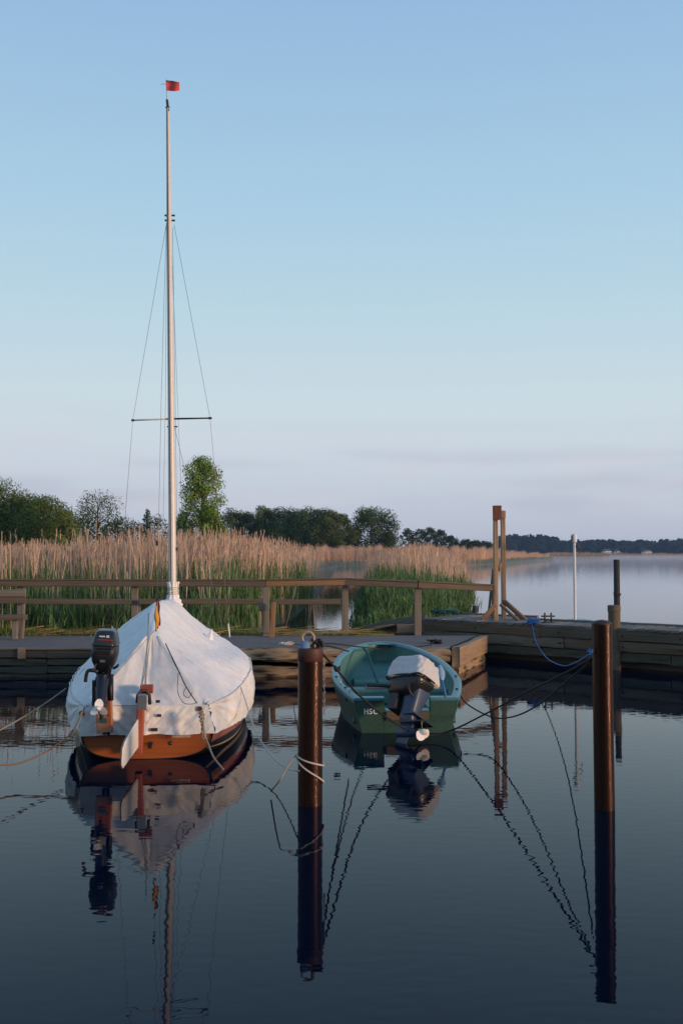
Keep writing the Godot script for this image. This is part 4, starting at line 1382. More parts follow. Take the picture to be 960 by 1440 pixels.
func build_cover() -> void:
	var t := thing("boat_cover", "off-white canvas cover stretched tent-like over the wooden sailing boat", "boat cover", boat.origin, boat.basis.get_euler().y)
	var us := []
	var u := -0.06
	while u < 6.15:
		us.append(u)
		u += 0.034 if u < 0.5 else (0.05 if u < 2.6 else 0.09)
	us.append(6.15)
	var nv := 66
	var st := smooth()
	for s in [-1.0, 1.0]:
		var g := []
		for i in us.size():
			var r := []
			for k in nv + 1:
				r.append(cover_point(us[i], float(k) / nv, s))
			g.append(r)
		# push along rough normals
		var h := []
		for i in us.size():
			var r2 := []
			for k in nv + 1:
				var du: Vector3 = g[mini(i + 1, us.size() - 1)][k] - g[maxi(i - 1, 0)][k]
				var dv: Vector3 = g[i][mini(k + 1, nv)] - g[i][maxi(k - 1, 0)]
				var nn: Vector3 = dv.cross(du).normalized() * float(s)
				var fade := smoothstep(0.0, 0.05, float(k) / nv)
				r2.append(g[i][k] + nn * cover_wrinkle(us[i], float(k) / nv, s) * (fade if us[i] > 0.45 else 1.0) * smoothstep(0.0, 0.04, float(k) / nv))
			h.append(r2)
		for i in us.size() - 1:
			for k in nv:
				if s > 0:
					quad(st, h[i][k], h[i][k + 1], h[i + 1][k + 1], h[i + 1][k])
				else:
					quad(st, h[i][k], h[i + 1][k], h[i + 1][k + 1], h[i][k + 1])
	part("canvas", done(st), M.tarp, t)
	# stern skirt hanging over the transom
	st = smooth()
	var nx := 80
	var ny := 16
	var gs := []
	for j in ny + 1:
		var f := float(j) / ny
		var r3 := []
		for i in nx + 1:
			var x := lerpf(-1.0, 1.0, float(i) / nx)
			var w := lerpf(0.645, 0.728, f)
			var fold := 0.006 * sin(x * 13.0 + f * 4.0 * signf(x)) * f + 0.02 * noise.get_noise_2d(x * 130.0 + f * 80.0 * signf(x), f * 30.0)
			# diagonal pulls towards the corner eyelets
			fold += 0.02 * pow(absf(noise.get_noise_2d((absf(x) * 1.6 + f * 1.1) * 70.0, 33.0 * signf(x))), 1.2)
			var edge := 1.0 - smoothstep(0.93, 1.0, absf(x))
			var y := lerpf(0.577, 0.268 + 0.006 * sin(x * 9.0), f)
			r3.append(Vector3(x * w, y, 0.062 + fold * edge * smoothstep(0.0, 0.15, f) + 0.015 * f))
		gs.append(r3)
	for j in ny:
		for i in nx:
			quad(st, gs[j + 1][i], gs[j + 1][i + 1], gs[j][i + 1], gs[j][i])
	part("stern_skirt", done(st), M.tarp, t)
	# sewn seams: roof edge along both sides and the stern, and the middle lacing
	for s in [-1.0, 1.0]:
		var pts := []
		for i in 40:
			var uu := lerpf(-0.06, 3.2, i / 39.0)
			pts.append(cover_point(uu, 0.6, s) + Vector3(s * 0.012, 0.004, 0.0) + Vector3(s, 0.4, 0).normalized() * cover_wrinkle(uu, 0.6, s))
		part("side_seam", tube_mesh(pts, [0.006], 6), M.tarp_seam, t)
	for uu3 in [1.25, 2.35]:
		for s in [-1.0, 1.0]:
			var pts4 := []
			for i in 22:
				var vv := lerpf(0.02, 0.99, i / 21.0)
				var cp4 := cover_point(uu3, vv, s)
				var cu := cover_point(uu3 + 0.03, vv, s)
				var cv := cover_point(uu3, minf(vv + 0.02, 1.0), s)
				var n4: Vector3 = (cv - cp4).cross(cu - cp4).normalized() * s if vv < 0.97 else Vector3(s, 0, 0)
				pts4.append(cp4 + n4 * (cover_wrinkle(uu3, vv, s) + 0.001))
			part("panel_seam", tube_mesh(pts4, [0.0055], 5), M.tarp_seam, t)
	for dx in [-0.035, 0.0]:
		var pts2 := []
		for i in 14:
			var f2 := i / 13.0
			var uu2 := lerpf(0.43, -0.06, f2)
			var cp := cover_point(uu2, 0.0, 1.0)
			pts2.append(cp + Vector3(dx * (0.3 + f2) - 0.06 * sin(PI * f2) * 0.5, 0.01, 0.02))
		part("middle_seam", tube_mesh(pts2, [0.009], 6), M.tarp_seam, t)
	# gathered collar round the mast, tied with cord
	var inv := boat.affine_inverse()
	var D := -(boat * Vector3(0, 0, -3.25)).z
	var c0 := inv * px(243.2, 852, D)
	var c1 := inv * px(243.6, 818, D)
	st = smooth()
	var rows := 16
	var seg := 40
	var cg := []
	for j in rows + 1:
		var f3 := float(j) / rows
		var c := c0.lerp(c1, f3)
		var rr := lerpf(0.125, 0.066, smoothstep(0.0, 0.55, f3)) + 0.008 * sin(f3 * 34.0) + 0.012 * (1.0 if f3 > 0.85 else 0.0)
		var r4 := []
		for k in seg:
			var a := TAU * k / seg
			var pl := 0.010 * sin(a * 9.0 + f3 * 3.0) + 0.008 * noise.get_noise_2d(a * 90.0, f3 * 160.0)
			r4.append(c + Vector3(cos(a), 0, -sin(a)) * (rr + pl))
		cg.append(r4)
	for j in rows:
		for k in seg:
			quad(st, cg[j][k], cg[j][(k + 1) % seg], cg[j + 1][(k + 1) % seg], cg[j + 1][k])
	part("mast_collar", done(st), M.tarp, t)
	var lash := []
	for i in 60:
		var f4 := i / 59.0
		var a2 := f4 * TAU * 4.0
		lash.append(c0.lerp(c1, lerpf(0.42, 0.78, f4)) + Vector3(cos(a2) * 0.083, 0, -sin(a2) * 0.083))
	part("lashing", tube_mesh(lash, [0.0055], 5), M.rope_white, t)
	# cloth ears where the shrouds pass
	for q in [[2.3, 0.30, 1.0], [2.3, 0.37, -1.0]]:
		var s2: float = q[2]
		var e := cover_point(q[0], q[1], s2) + Vector3(0, 0.035, 0)
		st = flat()
		var a3 := e + Vector3(-0.07 * s2, -0.05, 0.03)
		var b3 := e + Vector3(0.06 * s2, -0.07, -0.02)
		var c3 := e + Vector3(0.045 * s2, 0.085, 0.0)
		var d3 := e + Vector3(0.01 * s2, -0.06, 0.07)
		tri(st, a3, d3, c3)
		tri(st, d3, b3, c3)
		tri(st, b3, a3, c3)
		part("cloth_ear", done(st), M.tarp, t)
	# eyelets and cords
	for q in [[281.0, 997.0, 10.72], [117.0, 1001.0, 10.72]]:
		var e2 := inv * px(q[0], q[1], q[2])
		e2.z = 0.085
		st = smooth()
		var ring := []
		for k in 13:
			var a4 := TAU * k / 12.0
			ring.append(e2 + Vector3(cos(a4) * 0.02, sin(a4) * 0.02, 0.0))
		tube(st, ring, [0.009], 6, false)
		part("eyelet", done(st), M.wood_red, t)
		part("eyelet_hole", tube_mesh([e2, e2 + Vector3(0, 0, 0.004)], [0.018], 12), M.dark_metal, t)
	# black tension cord with loose loop on the right of the stern panel
	var onp := func(x: float, y: float, d: float) -> Vector3: return inv * px(x, y, d)
	part("tension_cord", tube_mesh(spline([onp.call(233, 905, 10.93), onp.call(241, 922, 10.85), onp.call(252, 945, 10.76), onp.call(262, 966, 10.66), onp.call(277, 989, 10.56)], 6), [0.006], 6), M.rope_black, t)
	part("tension_cord", tube_mesh(spline([onp.call(238, 916, 10.87), onp.call(247, 936, 10.79), onp.call(254, 948, 10.74)], 5), [0.005], 5), M.rope_black, t)
	part("cord_loop", tube_mesh(spline([onp.call(251, 946, 10.74), onp.call(250, 972, 10.66), onp.call(258, 988, 10.58), onp.call(270, 990, 10.56), onp.call(276, 988, 10.56)], 6), [0.0035], 5), M.rope_black, t)
	part("cord_loop", tube_mesh(spline([onp.call(262, 966, 10.66), onp.call(258, 976, 10.62), onp.call(265, 981, 10.6), onp.call(270, 974, 10.62)], 6), [0.0035], 5), M.rope_black, t)
	# long thin line from the ensign down to the motor, and one down the middle
	part("guy_line", tube_mesh([onp.call(218, 886, 11.02), onp.call(159, 952, 10.3)], [0.0035], 5), M.rope_straw, t)
	part("guy_line", tube_mesh(spline([onp.call(209, 862, 11.05), onp.call(208, 900, 10.95), onp.call(204, 945, 10.75), onp.call(199, 966, 10.62)], 6), [0.0045], 5), M.rope_straw, t)
	# plugs and labels on the stern skirt
	for q in [[221.0, 988.0], [223.0, 1008.0], [216.0, 1028.0]]:
		var e3 := inv * px(q[0], q[1], 10.6)
		e3.z = 0.095
		part("buckle", box_mesh(Vector3(0.045, 0.03, 0.012) if q[1] < 1020.0 else Vector3(0.07, 0.035, 0.012), 0.004), M.motor_body, t, e3)

func build_ensign() -> void:
	# small furled flag of black, red and gold on a short staff at the boom end
	var inv := boat.affine_inverse()
	var D := 11.0
	var t := thing("ensign_flag", "small furled black, red and gold flag at the boom end above the cover", "flag", boat.origin, boat.basis.get_euler().y)
	var at := func(x: float, y: float, d: float) -> Vector3: return inv * px(x, y, d)
	part("staff", tube_mesh([at.call(219.5, 888, D + 0.02), at.call(220.5, 840, D + 0.02)], [0.007], 6), M.dark_metal, t)
	var strips := [[M.flag_black, 220.6, 222.0, 221.5, 228.0, 842.0, 880.0], [M.flag_red, 219.6, 221.6, 220.0, 224.8, 845.0, 884.0], [M.flag_gold, 219.4, 220.9, 219.0, 222.4, 852.0, 887.0]]
	for k in 3:
		var q: Array = strips[k]
		var st := smooth()
		var pts := []
		for i in 9:
			var f := i / 8.0
			var y := lerpf(q[5], q[6], f)
			var xc := lerpf((q[1] + q[2]) * 0.5, (q[3] + q[4]) * 0.5, f) + 0.5 * sin(f * 9.0 + k)
			pts.append(at.call(xc, y, D - 0.02 * k + 0.008 * sin(f * 11.0)))
		var rr := []
		for i in 9:
			var f2 := i / 8.0
			rr.append(0.006 + 0.021 * sin(PI * clampf(f2 * 1.05, 0.0, 1.0)) * (0.7 + 0.3 * sin(f2 * 8.0 + k * 2.0)))
		tube(st, pts, rr, 8)
		part(["black_stripe", "red_stripe", "gold_stripe"][k], done(st), q[0], t)

# ------------------------------------------------------------------ outboard motors
func loft(st: SurfaceTool, secs: Array, seg := 24) -> void:
	# secs: [[height, half width x, half depth z, centre x, centre z, power], ...] rounded-rectangle sections from bottom to top
	var g := []
	for q in secs:
		var r := []
		for k in seg:
			var a := TAU * k / seg
			var p: float = q[5]
			var c := cos(a)
			var s := sin(a)
			r.append(Vector3(q[3] + q[1] * signf(c) * pow(absf(c), p), q[0], q[4] - q[2] * signf(s) * pow(absf(s), p)))
		g.append(r)
	for i in g.size() - 1:
		for k in seg:
			quad(st, g[i][k], g[i][(k + 1) % seg], g[i + 1][(k + 1) % seg], g[i + 1][k])
	for k in range(1, seg - 1):
		tri(st, g[0][0], g[0][k + 1], g[0][k])
		var e: Array = g[g.size() - 1]
		tri(st, e[0], e[k], e[k + 1])

func propeller(parent: Node3D, at: Vector3, axis: Vector3, r: float, m: Material) -> void:
	var z := axis.normalized()
	var x := z.cross(Vector3.UP).normalized()
	var y := z.cross(x)
	var b := Basis(x, y, z)
	var st := smooth()
	lathe(st, [Vector2(0.0, -0.05), Vector2(r * 0.26, -0.045), Vector2(r * 0.28, 0.03), Vector2(r * 0.12, 0.07), Vector2(0, 0.075)], 14, Transform3D(Basis(b.x, b.z, -b.y), at))
	part("propeller_hub", done(st), m, parent)
	for k in 3:
		var a := TAU * k / 3.0 + 0.55
		st = smooth()
		var g := []
		for i in 6:
			var f := i / 5.0
			var rad := lerpf(r * 0.2, r, f)
			var half := r * 0.42 * sin(PI * clampf(0.18 + f * 0.74, 0.0, 1.0)) + 0.004
			var row := []
			for j in 4:
				var w := lerpf(-1.0, 1.0, j / 3.0)
				var ang := a + w * half / maxf(rad, r * 0.35)
				row.append(at + b * Vector3(cos(ang) * rad, sin(ang) * rad, w * half * 0.55))
			g.append(row)
		for i in 5:
			for j in 3:
				quad(st, g[i][j], g[i + 1][j], g[i + 1][j + 1], g[i][j + 1])
		part("propeller_blade", done(st), m, parent)

func build_black_motor() -> void:
	var base := px(148, 1000, 10.35)
	var t := thing("outboard_motor", "black outboard motor with white propeller tilted on the sailing boat's stern", "outboard motor", base, 0.12)
	var P := func(x: float, y: float, dz := 0.0) -> Vector3:
		var v := px(x, y, 10.25 - dz) - base
		return v.rotated(Vector3.UP, -0.12)
	# cowl, upper band and lid
	var c: Vector3 = P.call(147.0, 935.0)
	var st := smooth()
	loft(st, [[-0.09, 0.06, 0.08, 0.0, 0, 0.7], [-0.03, 0.085, 0.12, 0.0, 0, 0.6], [0.04, 0.118, 0.18, 0, 0, 0.5], [0.12, 0.13, 0.21, 0, 0, 0.42], [0.205, 0.126, 0.21, 0, 0, 0.42]])
	var low := part("cowl_bottom", done(st), M.motor_body, t, c)
	low.rotation.z = -0.06
	st = smooth()
	loft(st, [[0.212, 0.132, 0.216, 0, 0, 0.42], [0.222, 0.13, 0.214, 0, 0, 0.42], [0.30, 0.112, 0.195, 0, -0.01, 0.4], [0.342, 0.10, 0.175, 0.0, -0.02, 0.4], [0.358, 0.08, 0.15, 0.0, -0.02, 0.45]])
	var lid := part("cowl", done(st), M.motor_black, t, c)
	lid.rotation.z = -0.06
	part("red_stripe", box_mesh(Vector3(0.15, 0.008, 0.004)), M.motor_red, lid, Vector3(0.015, 0.272, 0.198))
	part("label_plate", box_mesh(Vector3(0.06, 0.014, 0.004)), M.motor_label, lid, Vector3(-0.02, 0.305, 0.186))
	part("label_plate", box_mesh(Vector3(0.028, 0.024, 0.004)), M.motor_label, lid, Vector3(0.035, 0.306, 0.186))
	part("vent_slot", box_mesh(Vector3(0.14, 0.03, 0.01), 0.004), M.motor_black, low, Vector3(0, 0.15, 0.222))
	part("vent_slot", box_mesh(Vector3(0.10, 0.012, 0.01), 0.004), M.dark_metal, low, Vector3(0, 0.11, 0.219))
	st = smooth()
	tube(st, spline([Vector3(-0.06, 0.03, 0.16), Vector3(-0.075, -0.03, 0.18), Vector3(-0.03, -0.09, 0.14), Vector3(0.02, -0.06, 0.13)], 5), [0.009], 6)
	tube(st, spline([Vector3(0.07, 0.02, 0.17), Vector3(0.085, -0.05, 0.17), Vector3(0.05, -0.12, 0.1)], 5), [0.008], 6)
	part("hose", done(st), M.motor_black, low)
	part("cowl_latch", box_mesh(Vector3(0.05, 0.03, 0.02), 0.006), M.steel, low, Vector3(0.0, 0.06, 0.2))
	part("carry_handle", box_mesh(Vector3(0.16, 0.022, 0.03), 0.008), M.motor_black, low, Vector3(0.0, 0.19, 0.215))
	# leg
	st = smooth()
	tube(st, [P.call(147, 930), P.call(144.5, 956), P.call(142.5, 985), P.call(142, 1002)], [0.075, 0.062, 0.05, 0.045], 14)
	part("leg", done(st), M.motor_blue, t)
	part("swivel_bracket", tube_mesh([P.call(155.5, 948, -0.1), P.call(155.5, 985, -0.1)], [0.033], 10), M.motor_body, t)
	st = flat()
	poly_box(st, P.call(147, 958, -0.12), Vector3(0.17, 0.10, 0.12), Basis.IDENTITY, 0.02)
	poly_box(st, P.call(133.0, 974, -0.1), Vector3(0.035, 0.26, 0.10), Basis.IDENTITY, 0.01)
	part("clamp_bracket", done(st), M.motor_body, t)
	# tiller handle
	st = smooth()
	tube(st, spline([P.call(138, 944, 0.1), P.call(128, 942.5, 0.14), P.call(123.5, 944, 0.15), P.call(121.5, 950, 0.15), P.call(120.5, 959, 0.15)], 4), [0.022, 0.02, 0.02, 0.02, 0.02, 0.018], 8)
	part("tiller_handle", done(st), M.motor_black, t)
	st = smooth()
	tube(st, [P.call(160, 940, 0.02), P.call(165, 937, 0.05), P.call(167, 934, 0.05)], [0.012, 0.014, 0.01], 7)
	part("shift_lever", done(st), M.motor_body, t)
	# gearcase tilted towards us, propeller facing
	st = smooth()
	tube(st, [P.call(146, 990, -0.1), P.call(143, 993, 0.05), P.call(141, 995, 0.22)], [0.05, 0.047, 0.036], 12)
	part("gearcase", done(st), M.motor_body, t)
	st = flat()
	poly_box(st, P.call(143, 1002, 0.0), Vector3(0.02, 0.13, 0.16), Basis.IDENTITY, 0.006)
	part("skeg", done(st), M.motor_body, t)
	propeller(t, P.call(139.5, 996.5, 0.27), Vector3(-0.12, 0.18, 1.0), 0.095, M.prop_white)
	# mounting board on the transom
	var u := thing("motor_bracket", "brown wooden motor bracket board bolted to the sailing boat's transom", "bracket", px(147, 1010, 10.45))
	var pb := u.position
	timber("board", u, px(148, 1030, 10.48) - pb, px(146, 972, 10.58) - pb, 0.17, 0.05, M.varnish, 0.002, Vector3.RIGHT)
	part("bracket_arm", tube_mesh([px(146, 1005, 10.5) - pb, px(147, 1032, 10.64) - pb], [0.016], 8), M.dark_metal, u)
	part("bracket_arm", tube_mesh([px(153, 1005, 10.5) - pb, px(153, 1032, 10.64) - pb], [0.016], 8), M.dark_metal, u)
	part("clamp_pad", box_mesh(Vector3(0.07, 0.05, 0.03), 0.008), M.rope_teal, u, px(146, 1013, 10.43) - pb)

func build_blue_motor() -> void:
	var base := px(580, 1000, 12.1)
	var t := thing("outboard_motor", "blue-grey outboard motor under a pale cloth hood on the green dinghy", "outboard motor", base)
	# own frame: rolled and turned as it rests on its tilt stop
	var f := Node3D.new()
	var roll := Basis(Vector3.BACK, -0.27)
	var yaw := Basis(Vector3.UP, 0.75)
	var tilt := Basis(Vector3.RIGHT, -0.5)
	var b := roll * tilt * yaw
	f.free()
	var O := px(578, 962, 12.05) - base
	var X := Transform3D(b, O)
	var add := func(called: String, st: SurfaceTool, m: Material) -> MeshInstance3D:
		var o := part(called, done(st), m, t)
		o.transform = X
		return o
	# hood: soft box with sagging faces
	var st := smooth()
	var base_secs := [[0.03, 0.205, 0.27, 0.0, 0.0, 0.3], [0.05, 0.208, 0.272, 0.0, 0, 0.3], [0.12, 0.20, 0.265, 0.0, 0, 0.3], [0.20, 0.192, 0.255, 0.0, 0.0, 0.32], [0.262, 0.175, 0.235, 0.0, 0.0, 0.34], [0.29, 0.14, 0.19, 0.0, 0.0, 0.4], [0.292, 0.09, 0.12, 0.0, 0.0, 0.5], [0.285, 0.03, 0.04, 0.0, 0.0, 0.6]]
	var secs := []
	for i in base_secs.size() - 1:
		for k in 4:
			var row := []
			for j in 6:
				row.append(lerpf(base_secs[i][j], base_secs[i + 1][j], k / 4.0))
			secs.append(row)
	secs.append(base_secs[base_secs.size() - 1])
	loft(st, secs, 64)
	var hood: MeshInstance3D = add.call("hood", st, M.hood)
	# soften with folds
	var am: ArrayMesh = hood.mesh
	var md := MeshDataTool.new()
	md.create_from_surface(am, 0)
	for i in md.get_vertex_count():
		var v := md.get_vertex(i)
		var nz := noise.get_noise_3d(v.x * 90.0, v.y * 80.0, v.z * 90.0)
		var nz2 := absf(noise.get_noise_3d((v.x + v.z) * 130.0 + 50.0, v.y * 110.0 - v.z * 60.0, (v.z - v.x) * 40.0)) * smoothstep(-0.15, 0.25, v.z + v.x)
		md.set_vertex(i, v + md.get_vertex_normal(i) * (nz * 0.04 - nz2 * 0.05 + 0.008))
	var am2 := ArrayMesh.new()
	md.commit_to_surface(am2)
	var st2 := SurfaceTool.new()
	st2.create_from(am2, 0)
	st2.index()
	st2.generate_normals()
	hood.mesh = st2.commit()
	st = smooth()
	var hem := []
	for i in 33:
		var a := TAU * i / 32.0
		hem.append(Vector3(0.21 * signf(cos(a)) * pow(absf(cos(a)), 0.3), 0.03 + 0.004 * sin(a * 7.0), -0.276 * signf(sin(a)) * pow(absf(sin(a)), 0.3)))
	tube(st, hem, [0.011], 6, false)
	add.call("hood_hem", st, M.motor_black)
	# lower cowl and powerhead tray
	st = smooth()
	loft(st, [[-0.19, 0.09, 0.14, -0.02, -0.06, 0.6], [-0.14, 0.16, 0.20, -0.02, -0.04, 0.55], [-0.03, 0.19, 0.25, 0.0, 0, 0.5], [0.045, 0.195, 0.255, 0.0, 0, 0.4]])
	add.call("cowl_bottom", st, M.motor_black)
	# midsection
	st = smooth()
	loft(st, [[-0.54, 0.060, 0.09, 0.0, 0.08, 0.7], [-0.42, 0.075, 0.10, 0.0, 0.06, 0.6], [-0.28, 0.10, 0.11, 0.02, 0.07, 0.5], [-0.10, 0.135, 0.12, 0.04, 0.08, 0.5], [0.0, 0.14, 0.12, 0.05, 0.08, 0.5]])
	add.call("midsection", st, M.motor_blue)
	st = flat()
	poly_box(st, Vector3(0, -0.42, 0.13), Vector3(0.20, 0.02, 0.18), Basis.IDENTITY, 0.006)
	add.call("splash_plate", st, M.motor_blue)
	# cavitation plate, gearcase and skeg, swung back towards us
	st = flat()
	poly_box(st, Vector3(0.01, -0.52, 0.2), Vector3(0.19, 0.018, 0.36), Basis.IDENTITY, 0.005)
	add.call("cavitation_plate", st, M.motor_black)
	st = smooth()
	tube(st, [Vector3(0, -0.63, -0.09), Vector3(0, -0.63, -0.04), Vector3(0, -0.63, 0.08), Vector3(0, -0.63, 0.24)], [0.008, 0.05, 0.06, 0.048], 14)
	loft(st, [[-0.65, 0.022, 0.09, 0, 0.04, 0.8], [-0.515, 0.05, 0.10, 0, 0.07, 0.7]])
	add.call("gearcase", st, M.motor_blue)
	st = flat()
	poly_box(st, Vector3(0, -0.73, 0.04), Vector3(0.016, 0.13, 0.15), Basis(Vector3.RIGHT, 0.25), 0.004)
	add.call("skeg", st, M.motor_blue)
	var pr := Node3D.new()
	pr.free()
	propeller(t, X * Vector3(0.0, -0.63, 0.32), b * Vector3(0.1, 0, 1), 0.13, M.prop_white)
	# clamp on the transom, tiller folded
	st = flat()
	poly_box(st, Vector3(-0.03, -0.22, -0.12), Vector3(0.22, 0.30, 0.12), Basis.IDENTITY, 0.02)
	add.call("clamp_bracket", st, M.motor_body)
	st = smooth()
	tube(st, [Vector3(-0.10, -0.08, -0.1), Vector3(-0.22, -0.10, -0.28), Vector3(-0.30, -0.12, -0.42)], [0.024, 0.022, 0.026], 8)
	add.call("tiller_handle", st, M.motor_body)
	st = smooth()
	tube(st, spline([Vector3(-0.16, -0.05, 0.12), Vector3(-0.20, -0.16, 0.15), Vector3(-0.12, -0.22, 0.16), Vector3(-0.04, -0.17, 0.14)], 5), [0.012], 6)
	add.call("cable", st, M.motor_body)

# ------------------------------------------------------------------ green dinghy
const DW := [[0.0, 0.625], [0.5, 0.74], [1.2, 0.845], [2.0, 0.85], [2.8, 0.77], [3.4, 0.62], [3.8, 0.46], [4.05, 0.29], [4.17, 0.15], [4.22, 0.04]]
const DS := [[0.0, 0.41], [1.2, 0.49], [2.4, 0.58], [3.6, 0.68], [4.22, 0.73]]

func dinghy_out(u: float, v: float, s: float) -> Vector3:      # v 0 keel, 1 sheer
	var w := curve(DW, u)
	var h := curve(DS, u)
	var kb := -0.12 + 0.30 * smoothstep(3.0, 4.22, u)
	var x := w * (1.0 - pow(1.0 - v, 6.0))
	x = minf(x, w * lerpf(0.86, 1.0, smoothstep(0.25, 1.0, v)))
	return Vector3(s * x, lerpf(kb, h, pow(v, 1.35)), -u)

func dinghy_in(u: float, v: float, s: float) -> Vector3:
	var w := maxf(curve(DW, u) - 0.085, 0.0)
	var h := curve(DS, u)
	var fl := 0.10 + 0.32 * smoothstep(2.9, 3.9, u)
	var x := w * (1.0 - pow(1.0 - v, 3.0))
	x = minf(x, w * lerpf(0.86, 1.0, smoothstep(0.3, 1.0, v)))
	return Vector3(s * x, lerpf(fl, h - 0.004, pow(v, 2.4)), -u)

func build_dinghy() -> void:
	var o := pg(571, 1030.5, 0.0)
	var heading := 0.035
	dinghy = Transform3D(Basis(Vector3.UP, heading), Vector3(o.x, 0, o.z))
	var inv := dinghy.affine_inverse()
	var t := thing("green_dinghy", "open green plastic dinghy with blue-green rim tied at the dock", "dinghy", dinghy.origin, heading)
	var nu := 40
	var nv := 18
	var st := smooth()
	for s in [-1.0, 1.0]:
		for i in nu:
			var u0 := 4.22 * i / nu
			var u1 := 4.22 * (i + 1) / nu
			for k in nv:
				var v0 := float(k) / nv
				var v1 := float(k + 1) / nv
				if s > 0:
					quad(st, dinghy_out(u0, v0, s), dinghy_out(u1, v0, s), dinghy_out(u1, v1, s), dinghy_out(u0, v1, s))
				else:
					quad(st, dinghy_out(u0, v0, s), dinghy_out(u0, v1, s), dinghy_out(u1, v1, s), dinghy_out(u1, v0, s))
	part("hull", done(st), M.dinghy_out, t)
	# inner skin
	st = smooth()
	var ui0 := 0.16
	var ui1 := 4.205
	for s in [-1.0, 1.0]:
		for i in nu:
			var u0 := lerpf(ui0, ui1, float(i) / nu)
			var u1 := lerpf(ui0, ui1, float(i + 1) / nu)
			for k in nv:
				var v0 := float(k) / nv
				var v1 := float(k + 1) / nv
				if s < 0:
					quad(st, dinghy_in(u0, v0, s), dinghy_in(u1, v0, s), dinghy_in(u1, v1, s), dinghy_in(u0, v1, s))
				else:
					quad(st, dinghy_in(u0, v0, s), dinghy_in(u0, v1, s), dinghy_in(u1, v1, s), dinghy_in(u1, v0, s))
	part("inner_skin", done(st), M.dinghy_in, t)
	# rim: rounded band along the gunwale, round the bow
	st = smooth()
	var ring := []
	for i in nu + 1:
		ring.append([4.20 * i / nu, 1.0])
	for i in nu + 1:
		ring.append([4.20 * (nu - i) / nu, -1.0])
	var prof := [Vector2(0.012, -0.055), Vector2(0.018, -0.01), Vector2(0.008, 0.012), Vector2(-0.03, 0.018), Vector2(-0.075, 0.014), Vector2(-0.092, -0.004), Vector2(-0.094, -0.03)]
	var rows := []
	for q in ring:
		var u: float = q[0]
		var s: float = q[1]
		var p := dinghy_out(u, 1.0, s)
		var p2 := dinghy_out(minf(u + 0.05, 4.22), 1.0, s)
		var p1 := dinghy_out(maxf(u - 0.05, 0.0), 1.0, s)
		var tg := (p2 - p1)
		tg.y = 0
		var outw := Vector3(-tg.z, 0, tg.x).normalized() * s
		if outw.x * s < 0:
			outw = -outw
		var row := []
		for c in prof:
			var v: Vector3 = p + outw * c.x + Vector3(0, c.y, 0)
			if v.x * s < 0.0:
				v.x = 0.0
			row.append(v)
		rows.append(row)
	for i in rows.size() - 1:
		for k in prof.size() - 1:
			quad(st, rows[i][k], rows[i + 1][k], rows[i + 1][k + 1], rows[i][k + 1])
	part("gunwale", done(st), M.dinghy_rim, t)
	# transom in three pieces round the motor notch
	var nl := -0.27
	var nr := 0.30
	st = smooth()
	var outline := []
	for k in nv + 1:
		outline.append(dinghy_out(0.0, float(k) / nv, 1.0))
	var piece := func(x0: float, x1: float, ytop: float) -> ArrayMesh:
		var s2 := flat()
		var m := 12
		for i in m:
			var xa := lerpf(x0, x1, float(i) / m)
			var xb := lerpf(x0, x1, float(i + 1) / m)
			var ya := hull_low(outline, absf(xa))
			var yb := hull_low(outline, absf(xb))
			var ta := maxf(ytop, ya)
			var tb := maxf(ytop, yb)
			quad(s2, Vector3(xa, ya, 0.004), Vector3(xb, yb, 0.004), Vector3(xb, tb, 0.004), Vector3(xa, ta, 0.004))
			quad(s2, Vector3(xb, yb, -0.14), Vector3(xa, ya, -0.14), Vector3(xa, ta, -0.14), Vector3(xb, tb, -0.14))
			quad(s2, Vector3(xa, ta, 0.004), Vector3(xb, tb, 0.004), Vector3(xb, tb, -0.14), Vector3(xa, ta, -0.14))
		if x1 < 0.4:
			quad(s2, Vector3(x1, -0.1, 0.004), Vector3(x1, -0.1, -0.14), Vector3(x1, ytop, -0.14), Vector3(x1, ytop, 0.004))
		if x0 > -0.4:
			quad(s2, Vector3(x0, -0.1, -0.14), Vector3(x0, -0.1, 0.004), Vector3(x0, ytop, 0.004), Vector3(x0, ytop, -0.14))
		return done(s2)
	part("transom_panel", piece.call(-0.625, nl, 0.405), M.dinghy_out, t)
	part("transom_panel", piece.call(nr, 0.625, 0.405), M.dinghy_out, t)
	part("motor_well", piece.call(nl + 0.003, nr - 0.003, 0.255), M.dinghy_out, t)
	for q in [[-0.64, nl], [nr, 0.64]]:
		var c := Vector3((q[0] + q[1]) * 0.5, 0.405, -0.07)
		var st3 := flat()
		poly_box(st3, c, Vector3(q[1] - q[0], 0.05, 0.17), Basis.IDENTITY, 0.016)
		part("transom_rim", done(st3), M.dinghy_rim, t)
	part("motor_pad", box_mesh(Vector3(0.52, 0.10, 0.03), 0.006), M.wood_face, t, Vector3(0.015, 0.205, 0.022))
	var bh := flat()
	for s in [-1.0, 1.0]:
		for i in 6:
			var q0 := dinghy_out(3.98 + 0.04 * i, 1.0, s) + Vector3(0, 0.006, 0)
			var q1 := dinghy_out(4.02 + 0.04 * i, 1.0, s) + Vector3(0, 0.006, 0)
			var c0 := Vector3(0, q0.y, q0.z)
			var c1 := Vector3(0, q1.y, q1.z)
			if s > 0:
				quad(bh, c0, q0, q1, c1)
			else:
				quad(bh, q0, c0, c1, q1)
	part("bow_plate", done(bh), M.dinghy_rim, t)
	part("motor_pad", box_mesh(Vector3(0.54, 0.022, 0.17), 0.006), M.dinghy_rim, t, Vector3(0.015, 0.268, -0.07))
	# letters
	var tm := TextMesh.new()
	tm.text = "HSC"
	tm.font_size = 32
	var font := SystemFont.new()
	font.font_names = PackedStringArray(["Droid Sans"])
	font.font_weight = 700
	tm.font = font
	tm.pixel_size = 0.0029
	tm.depth = 0.003
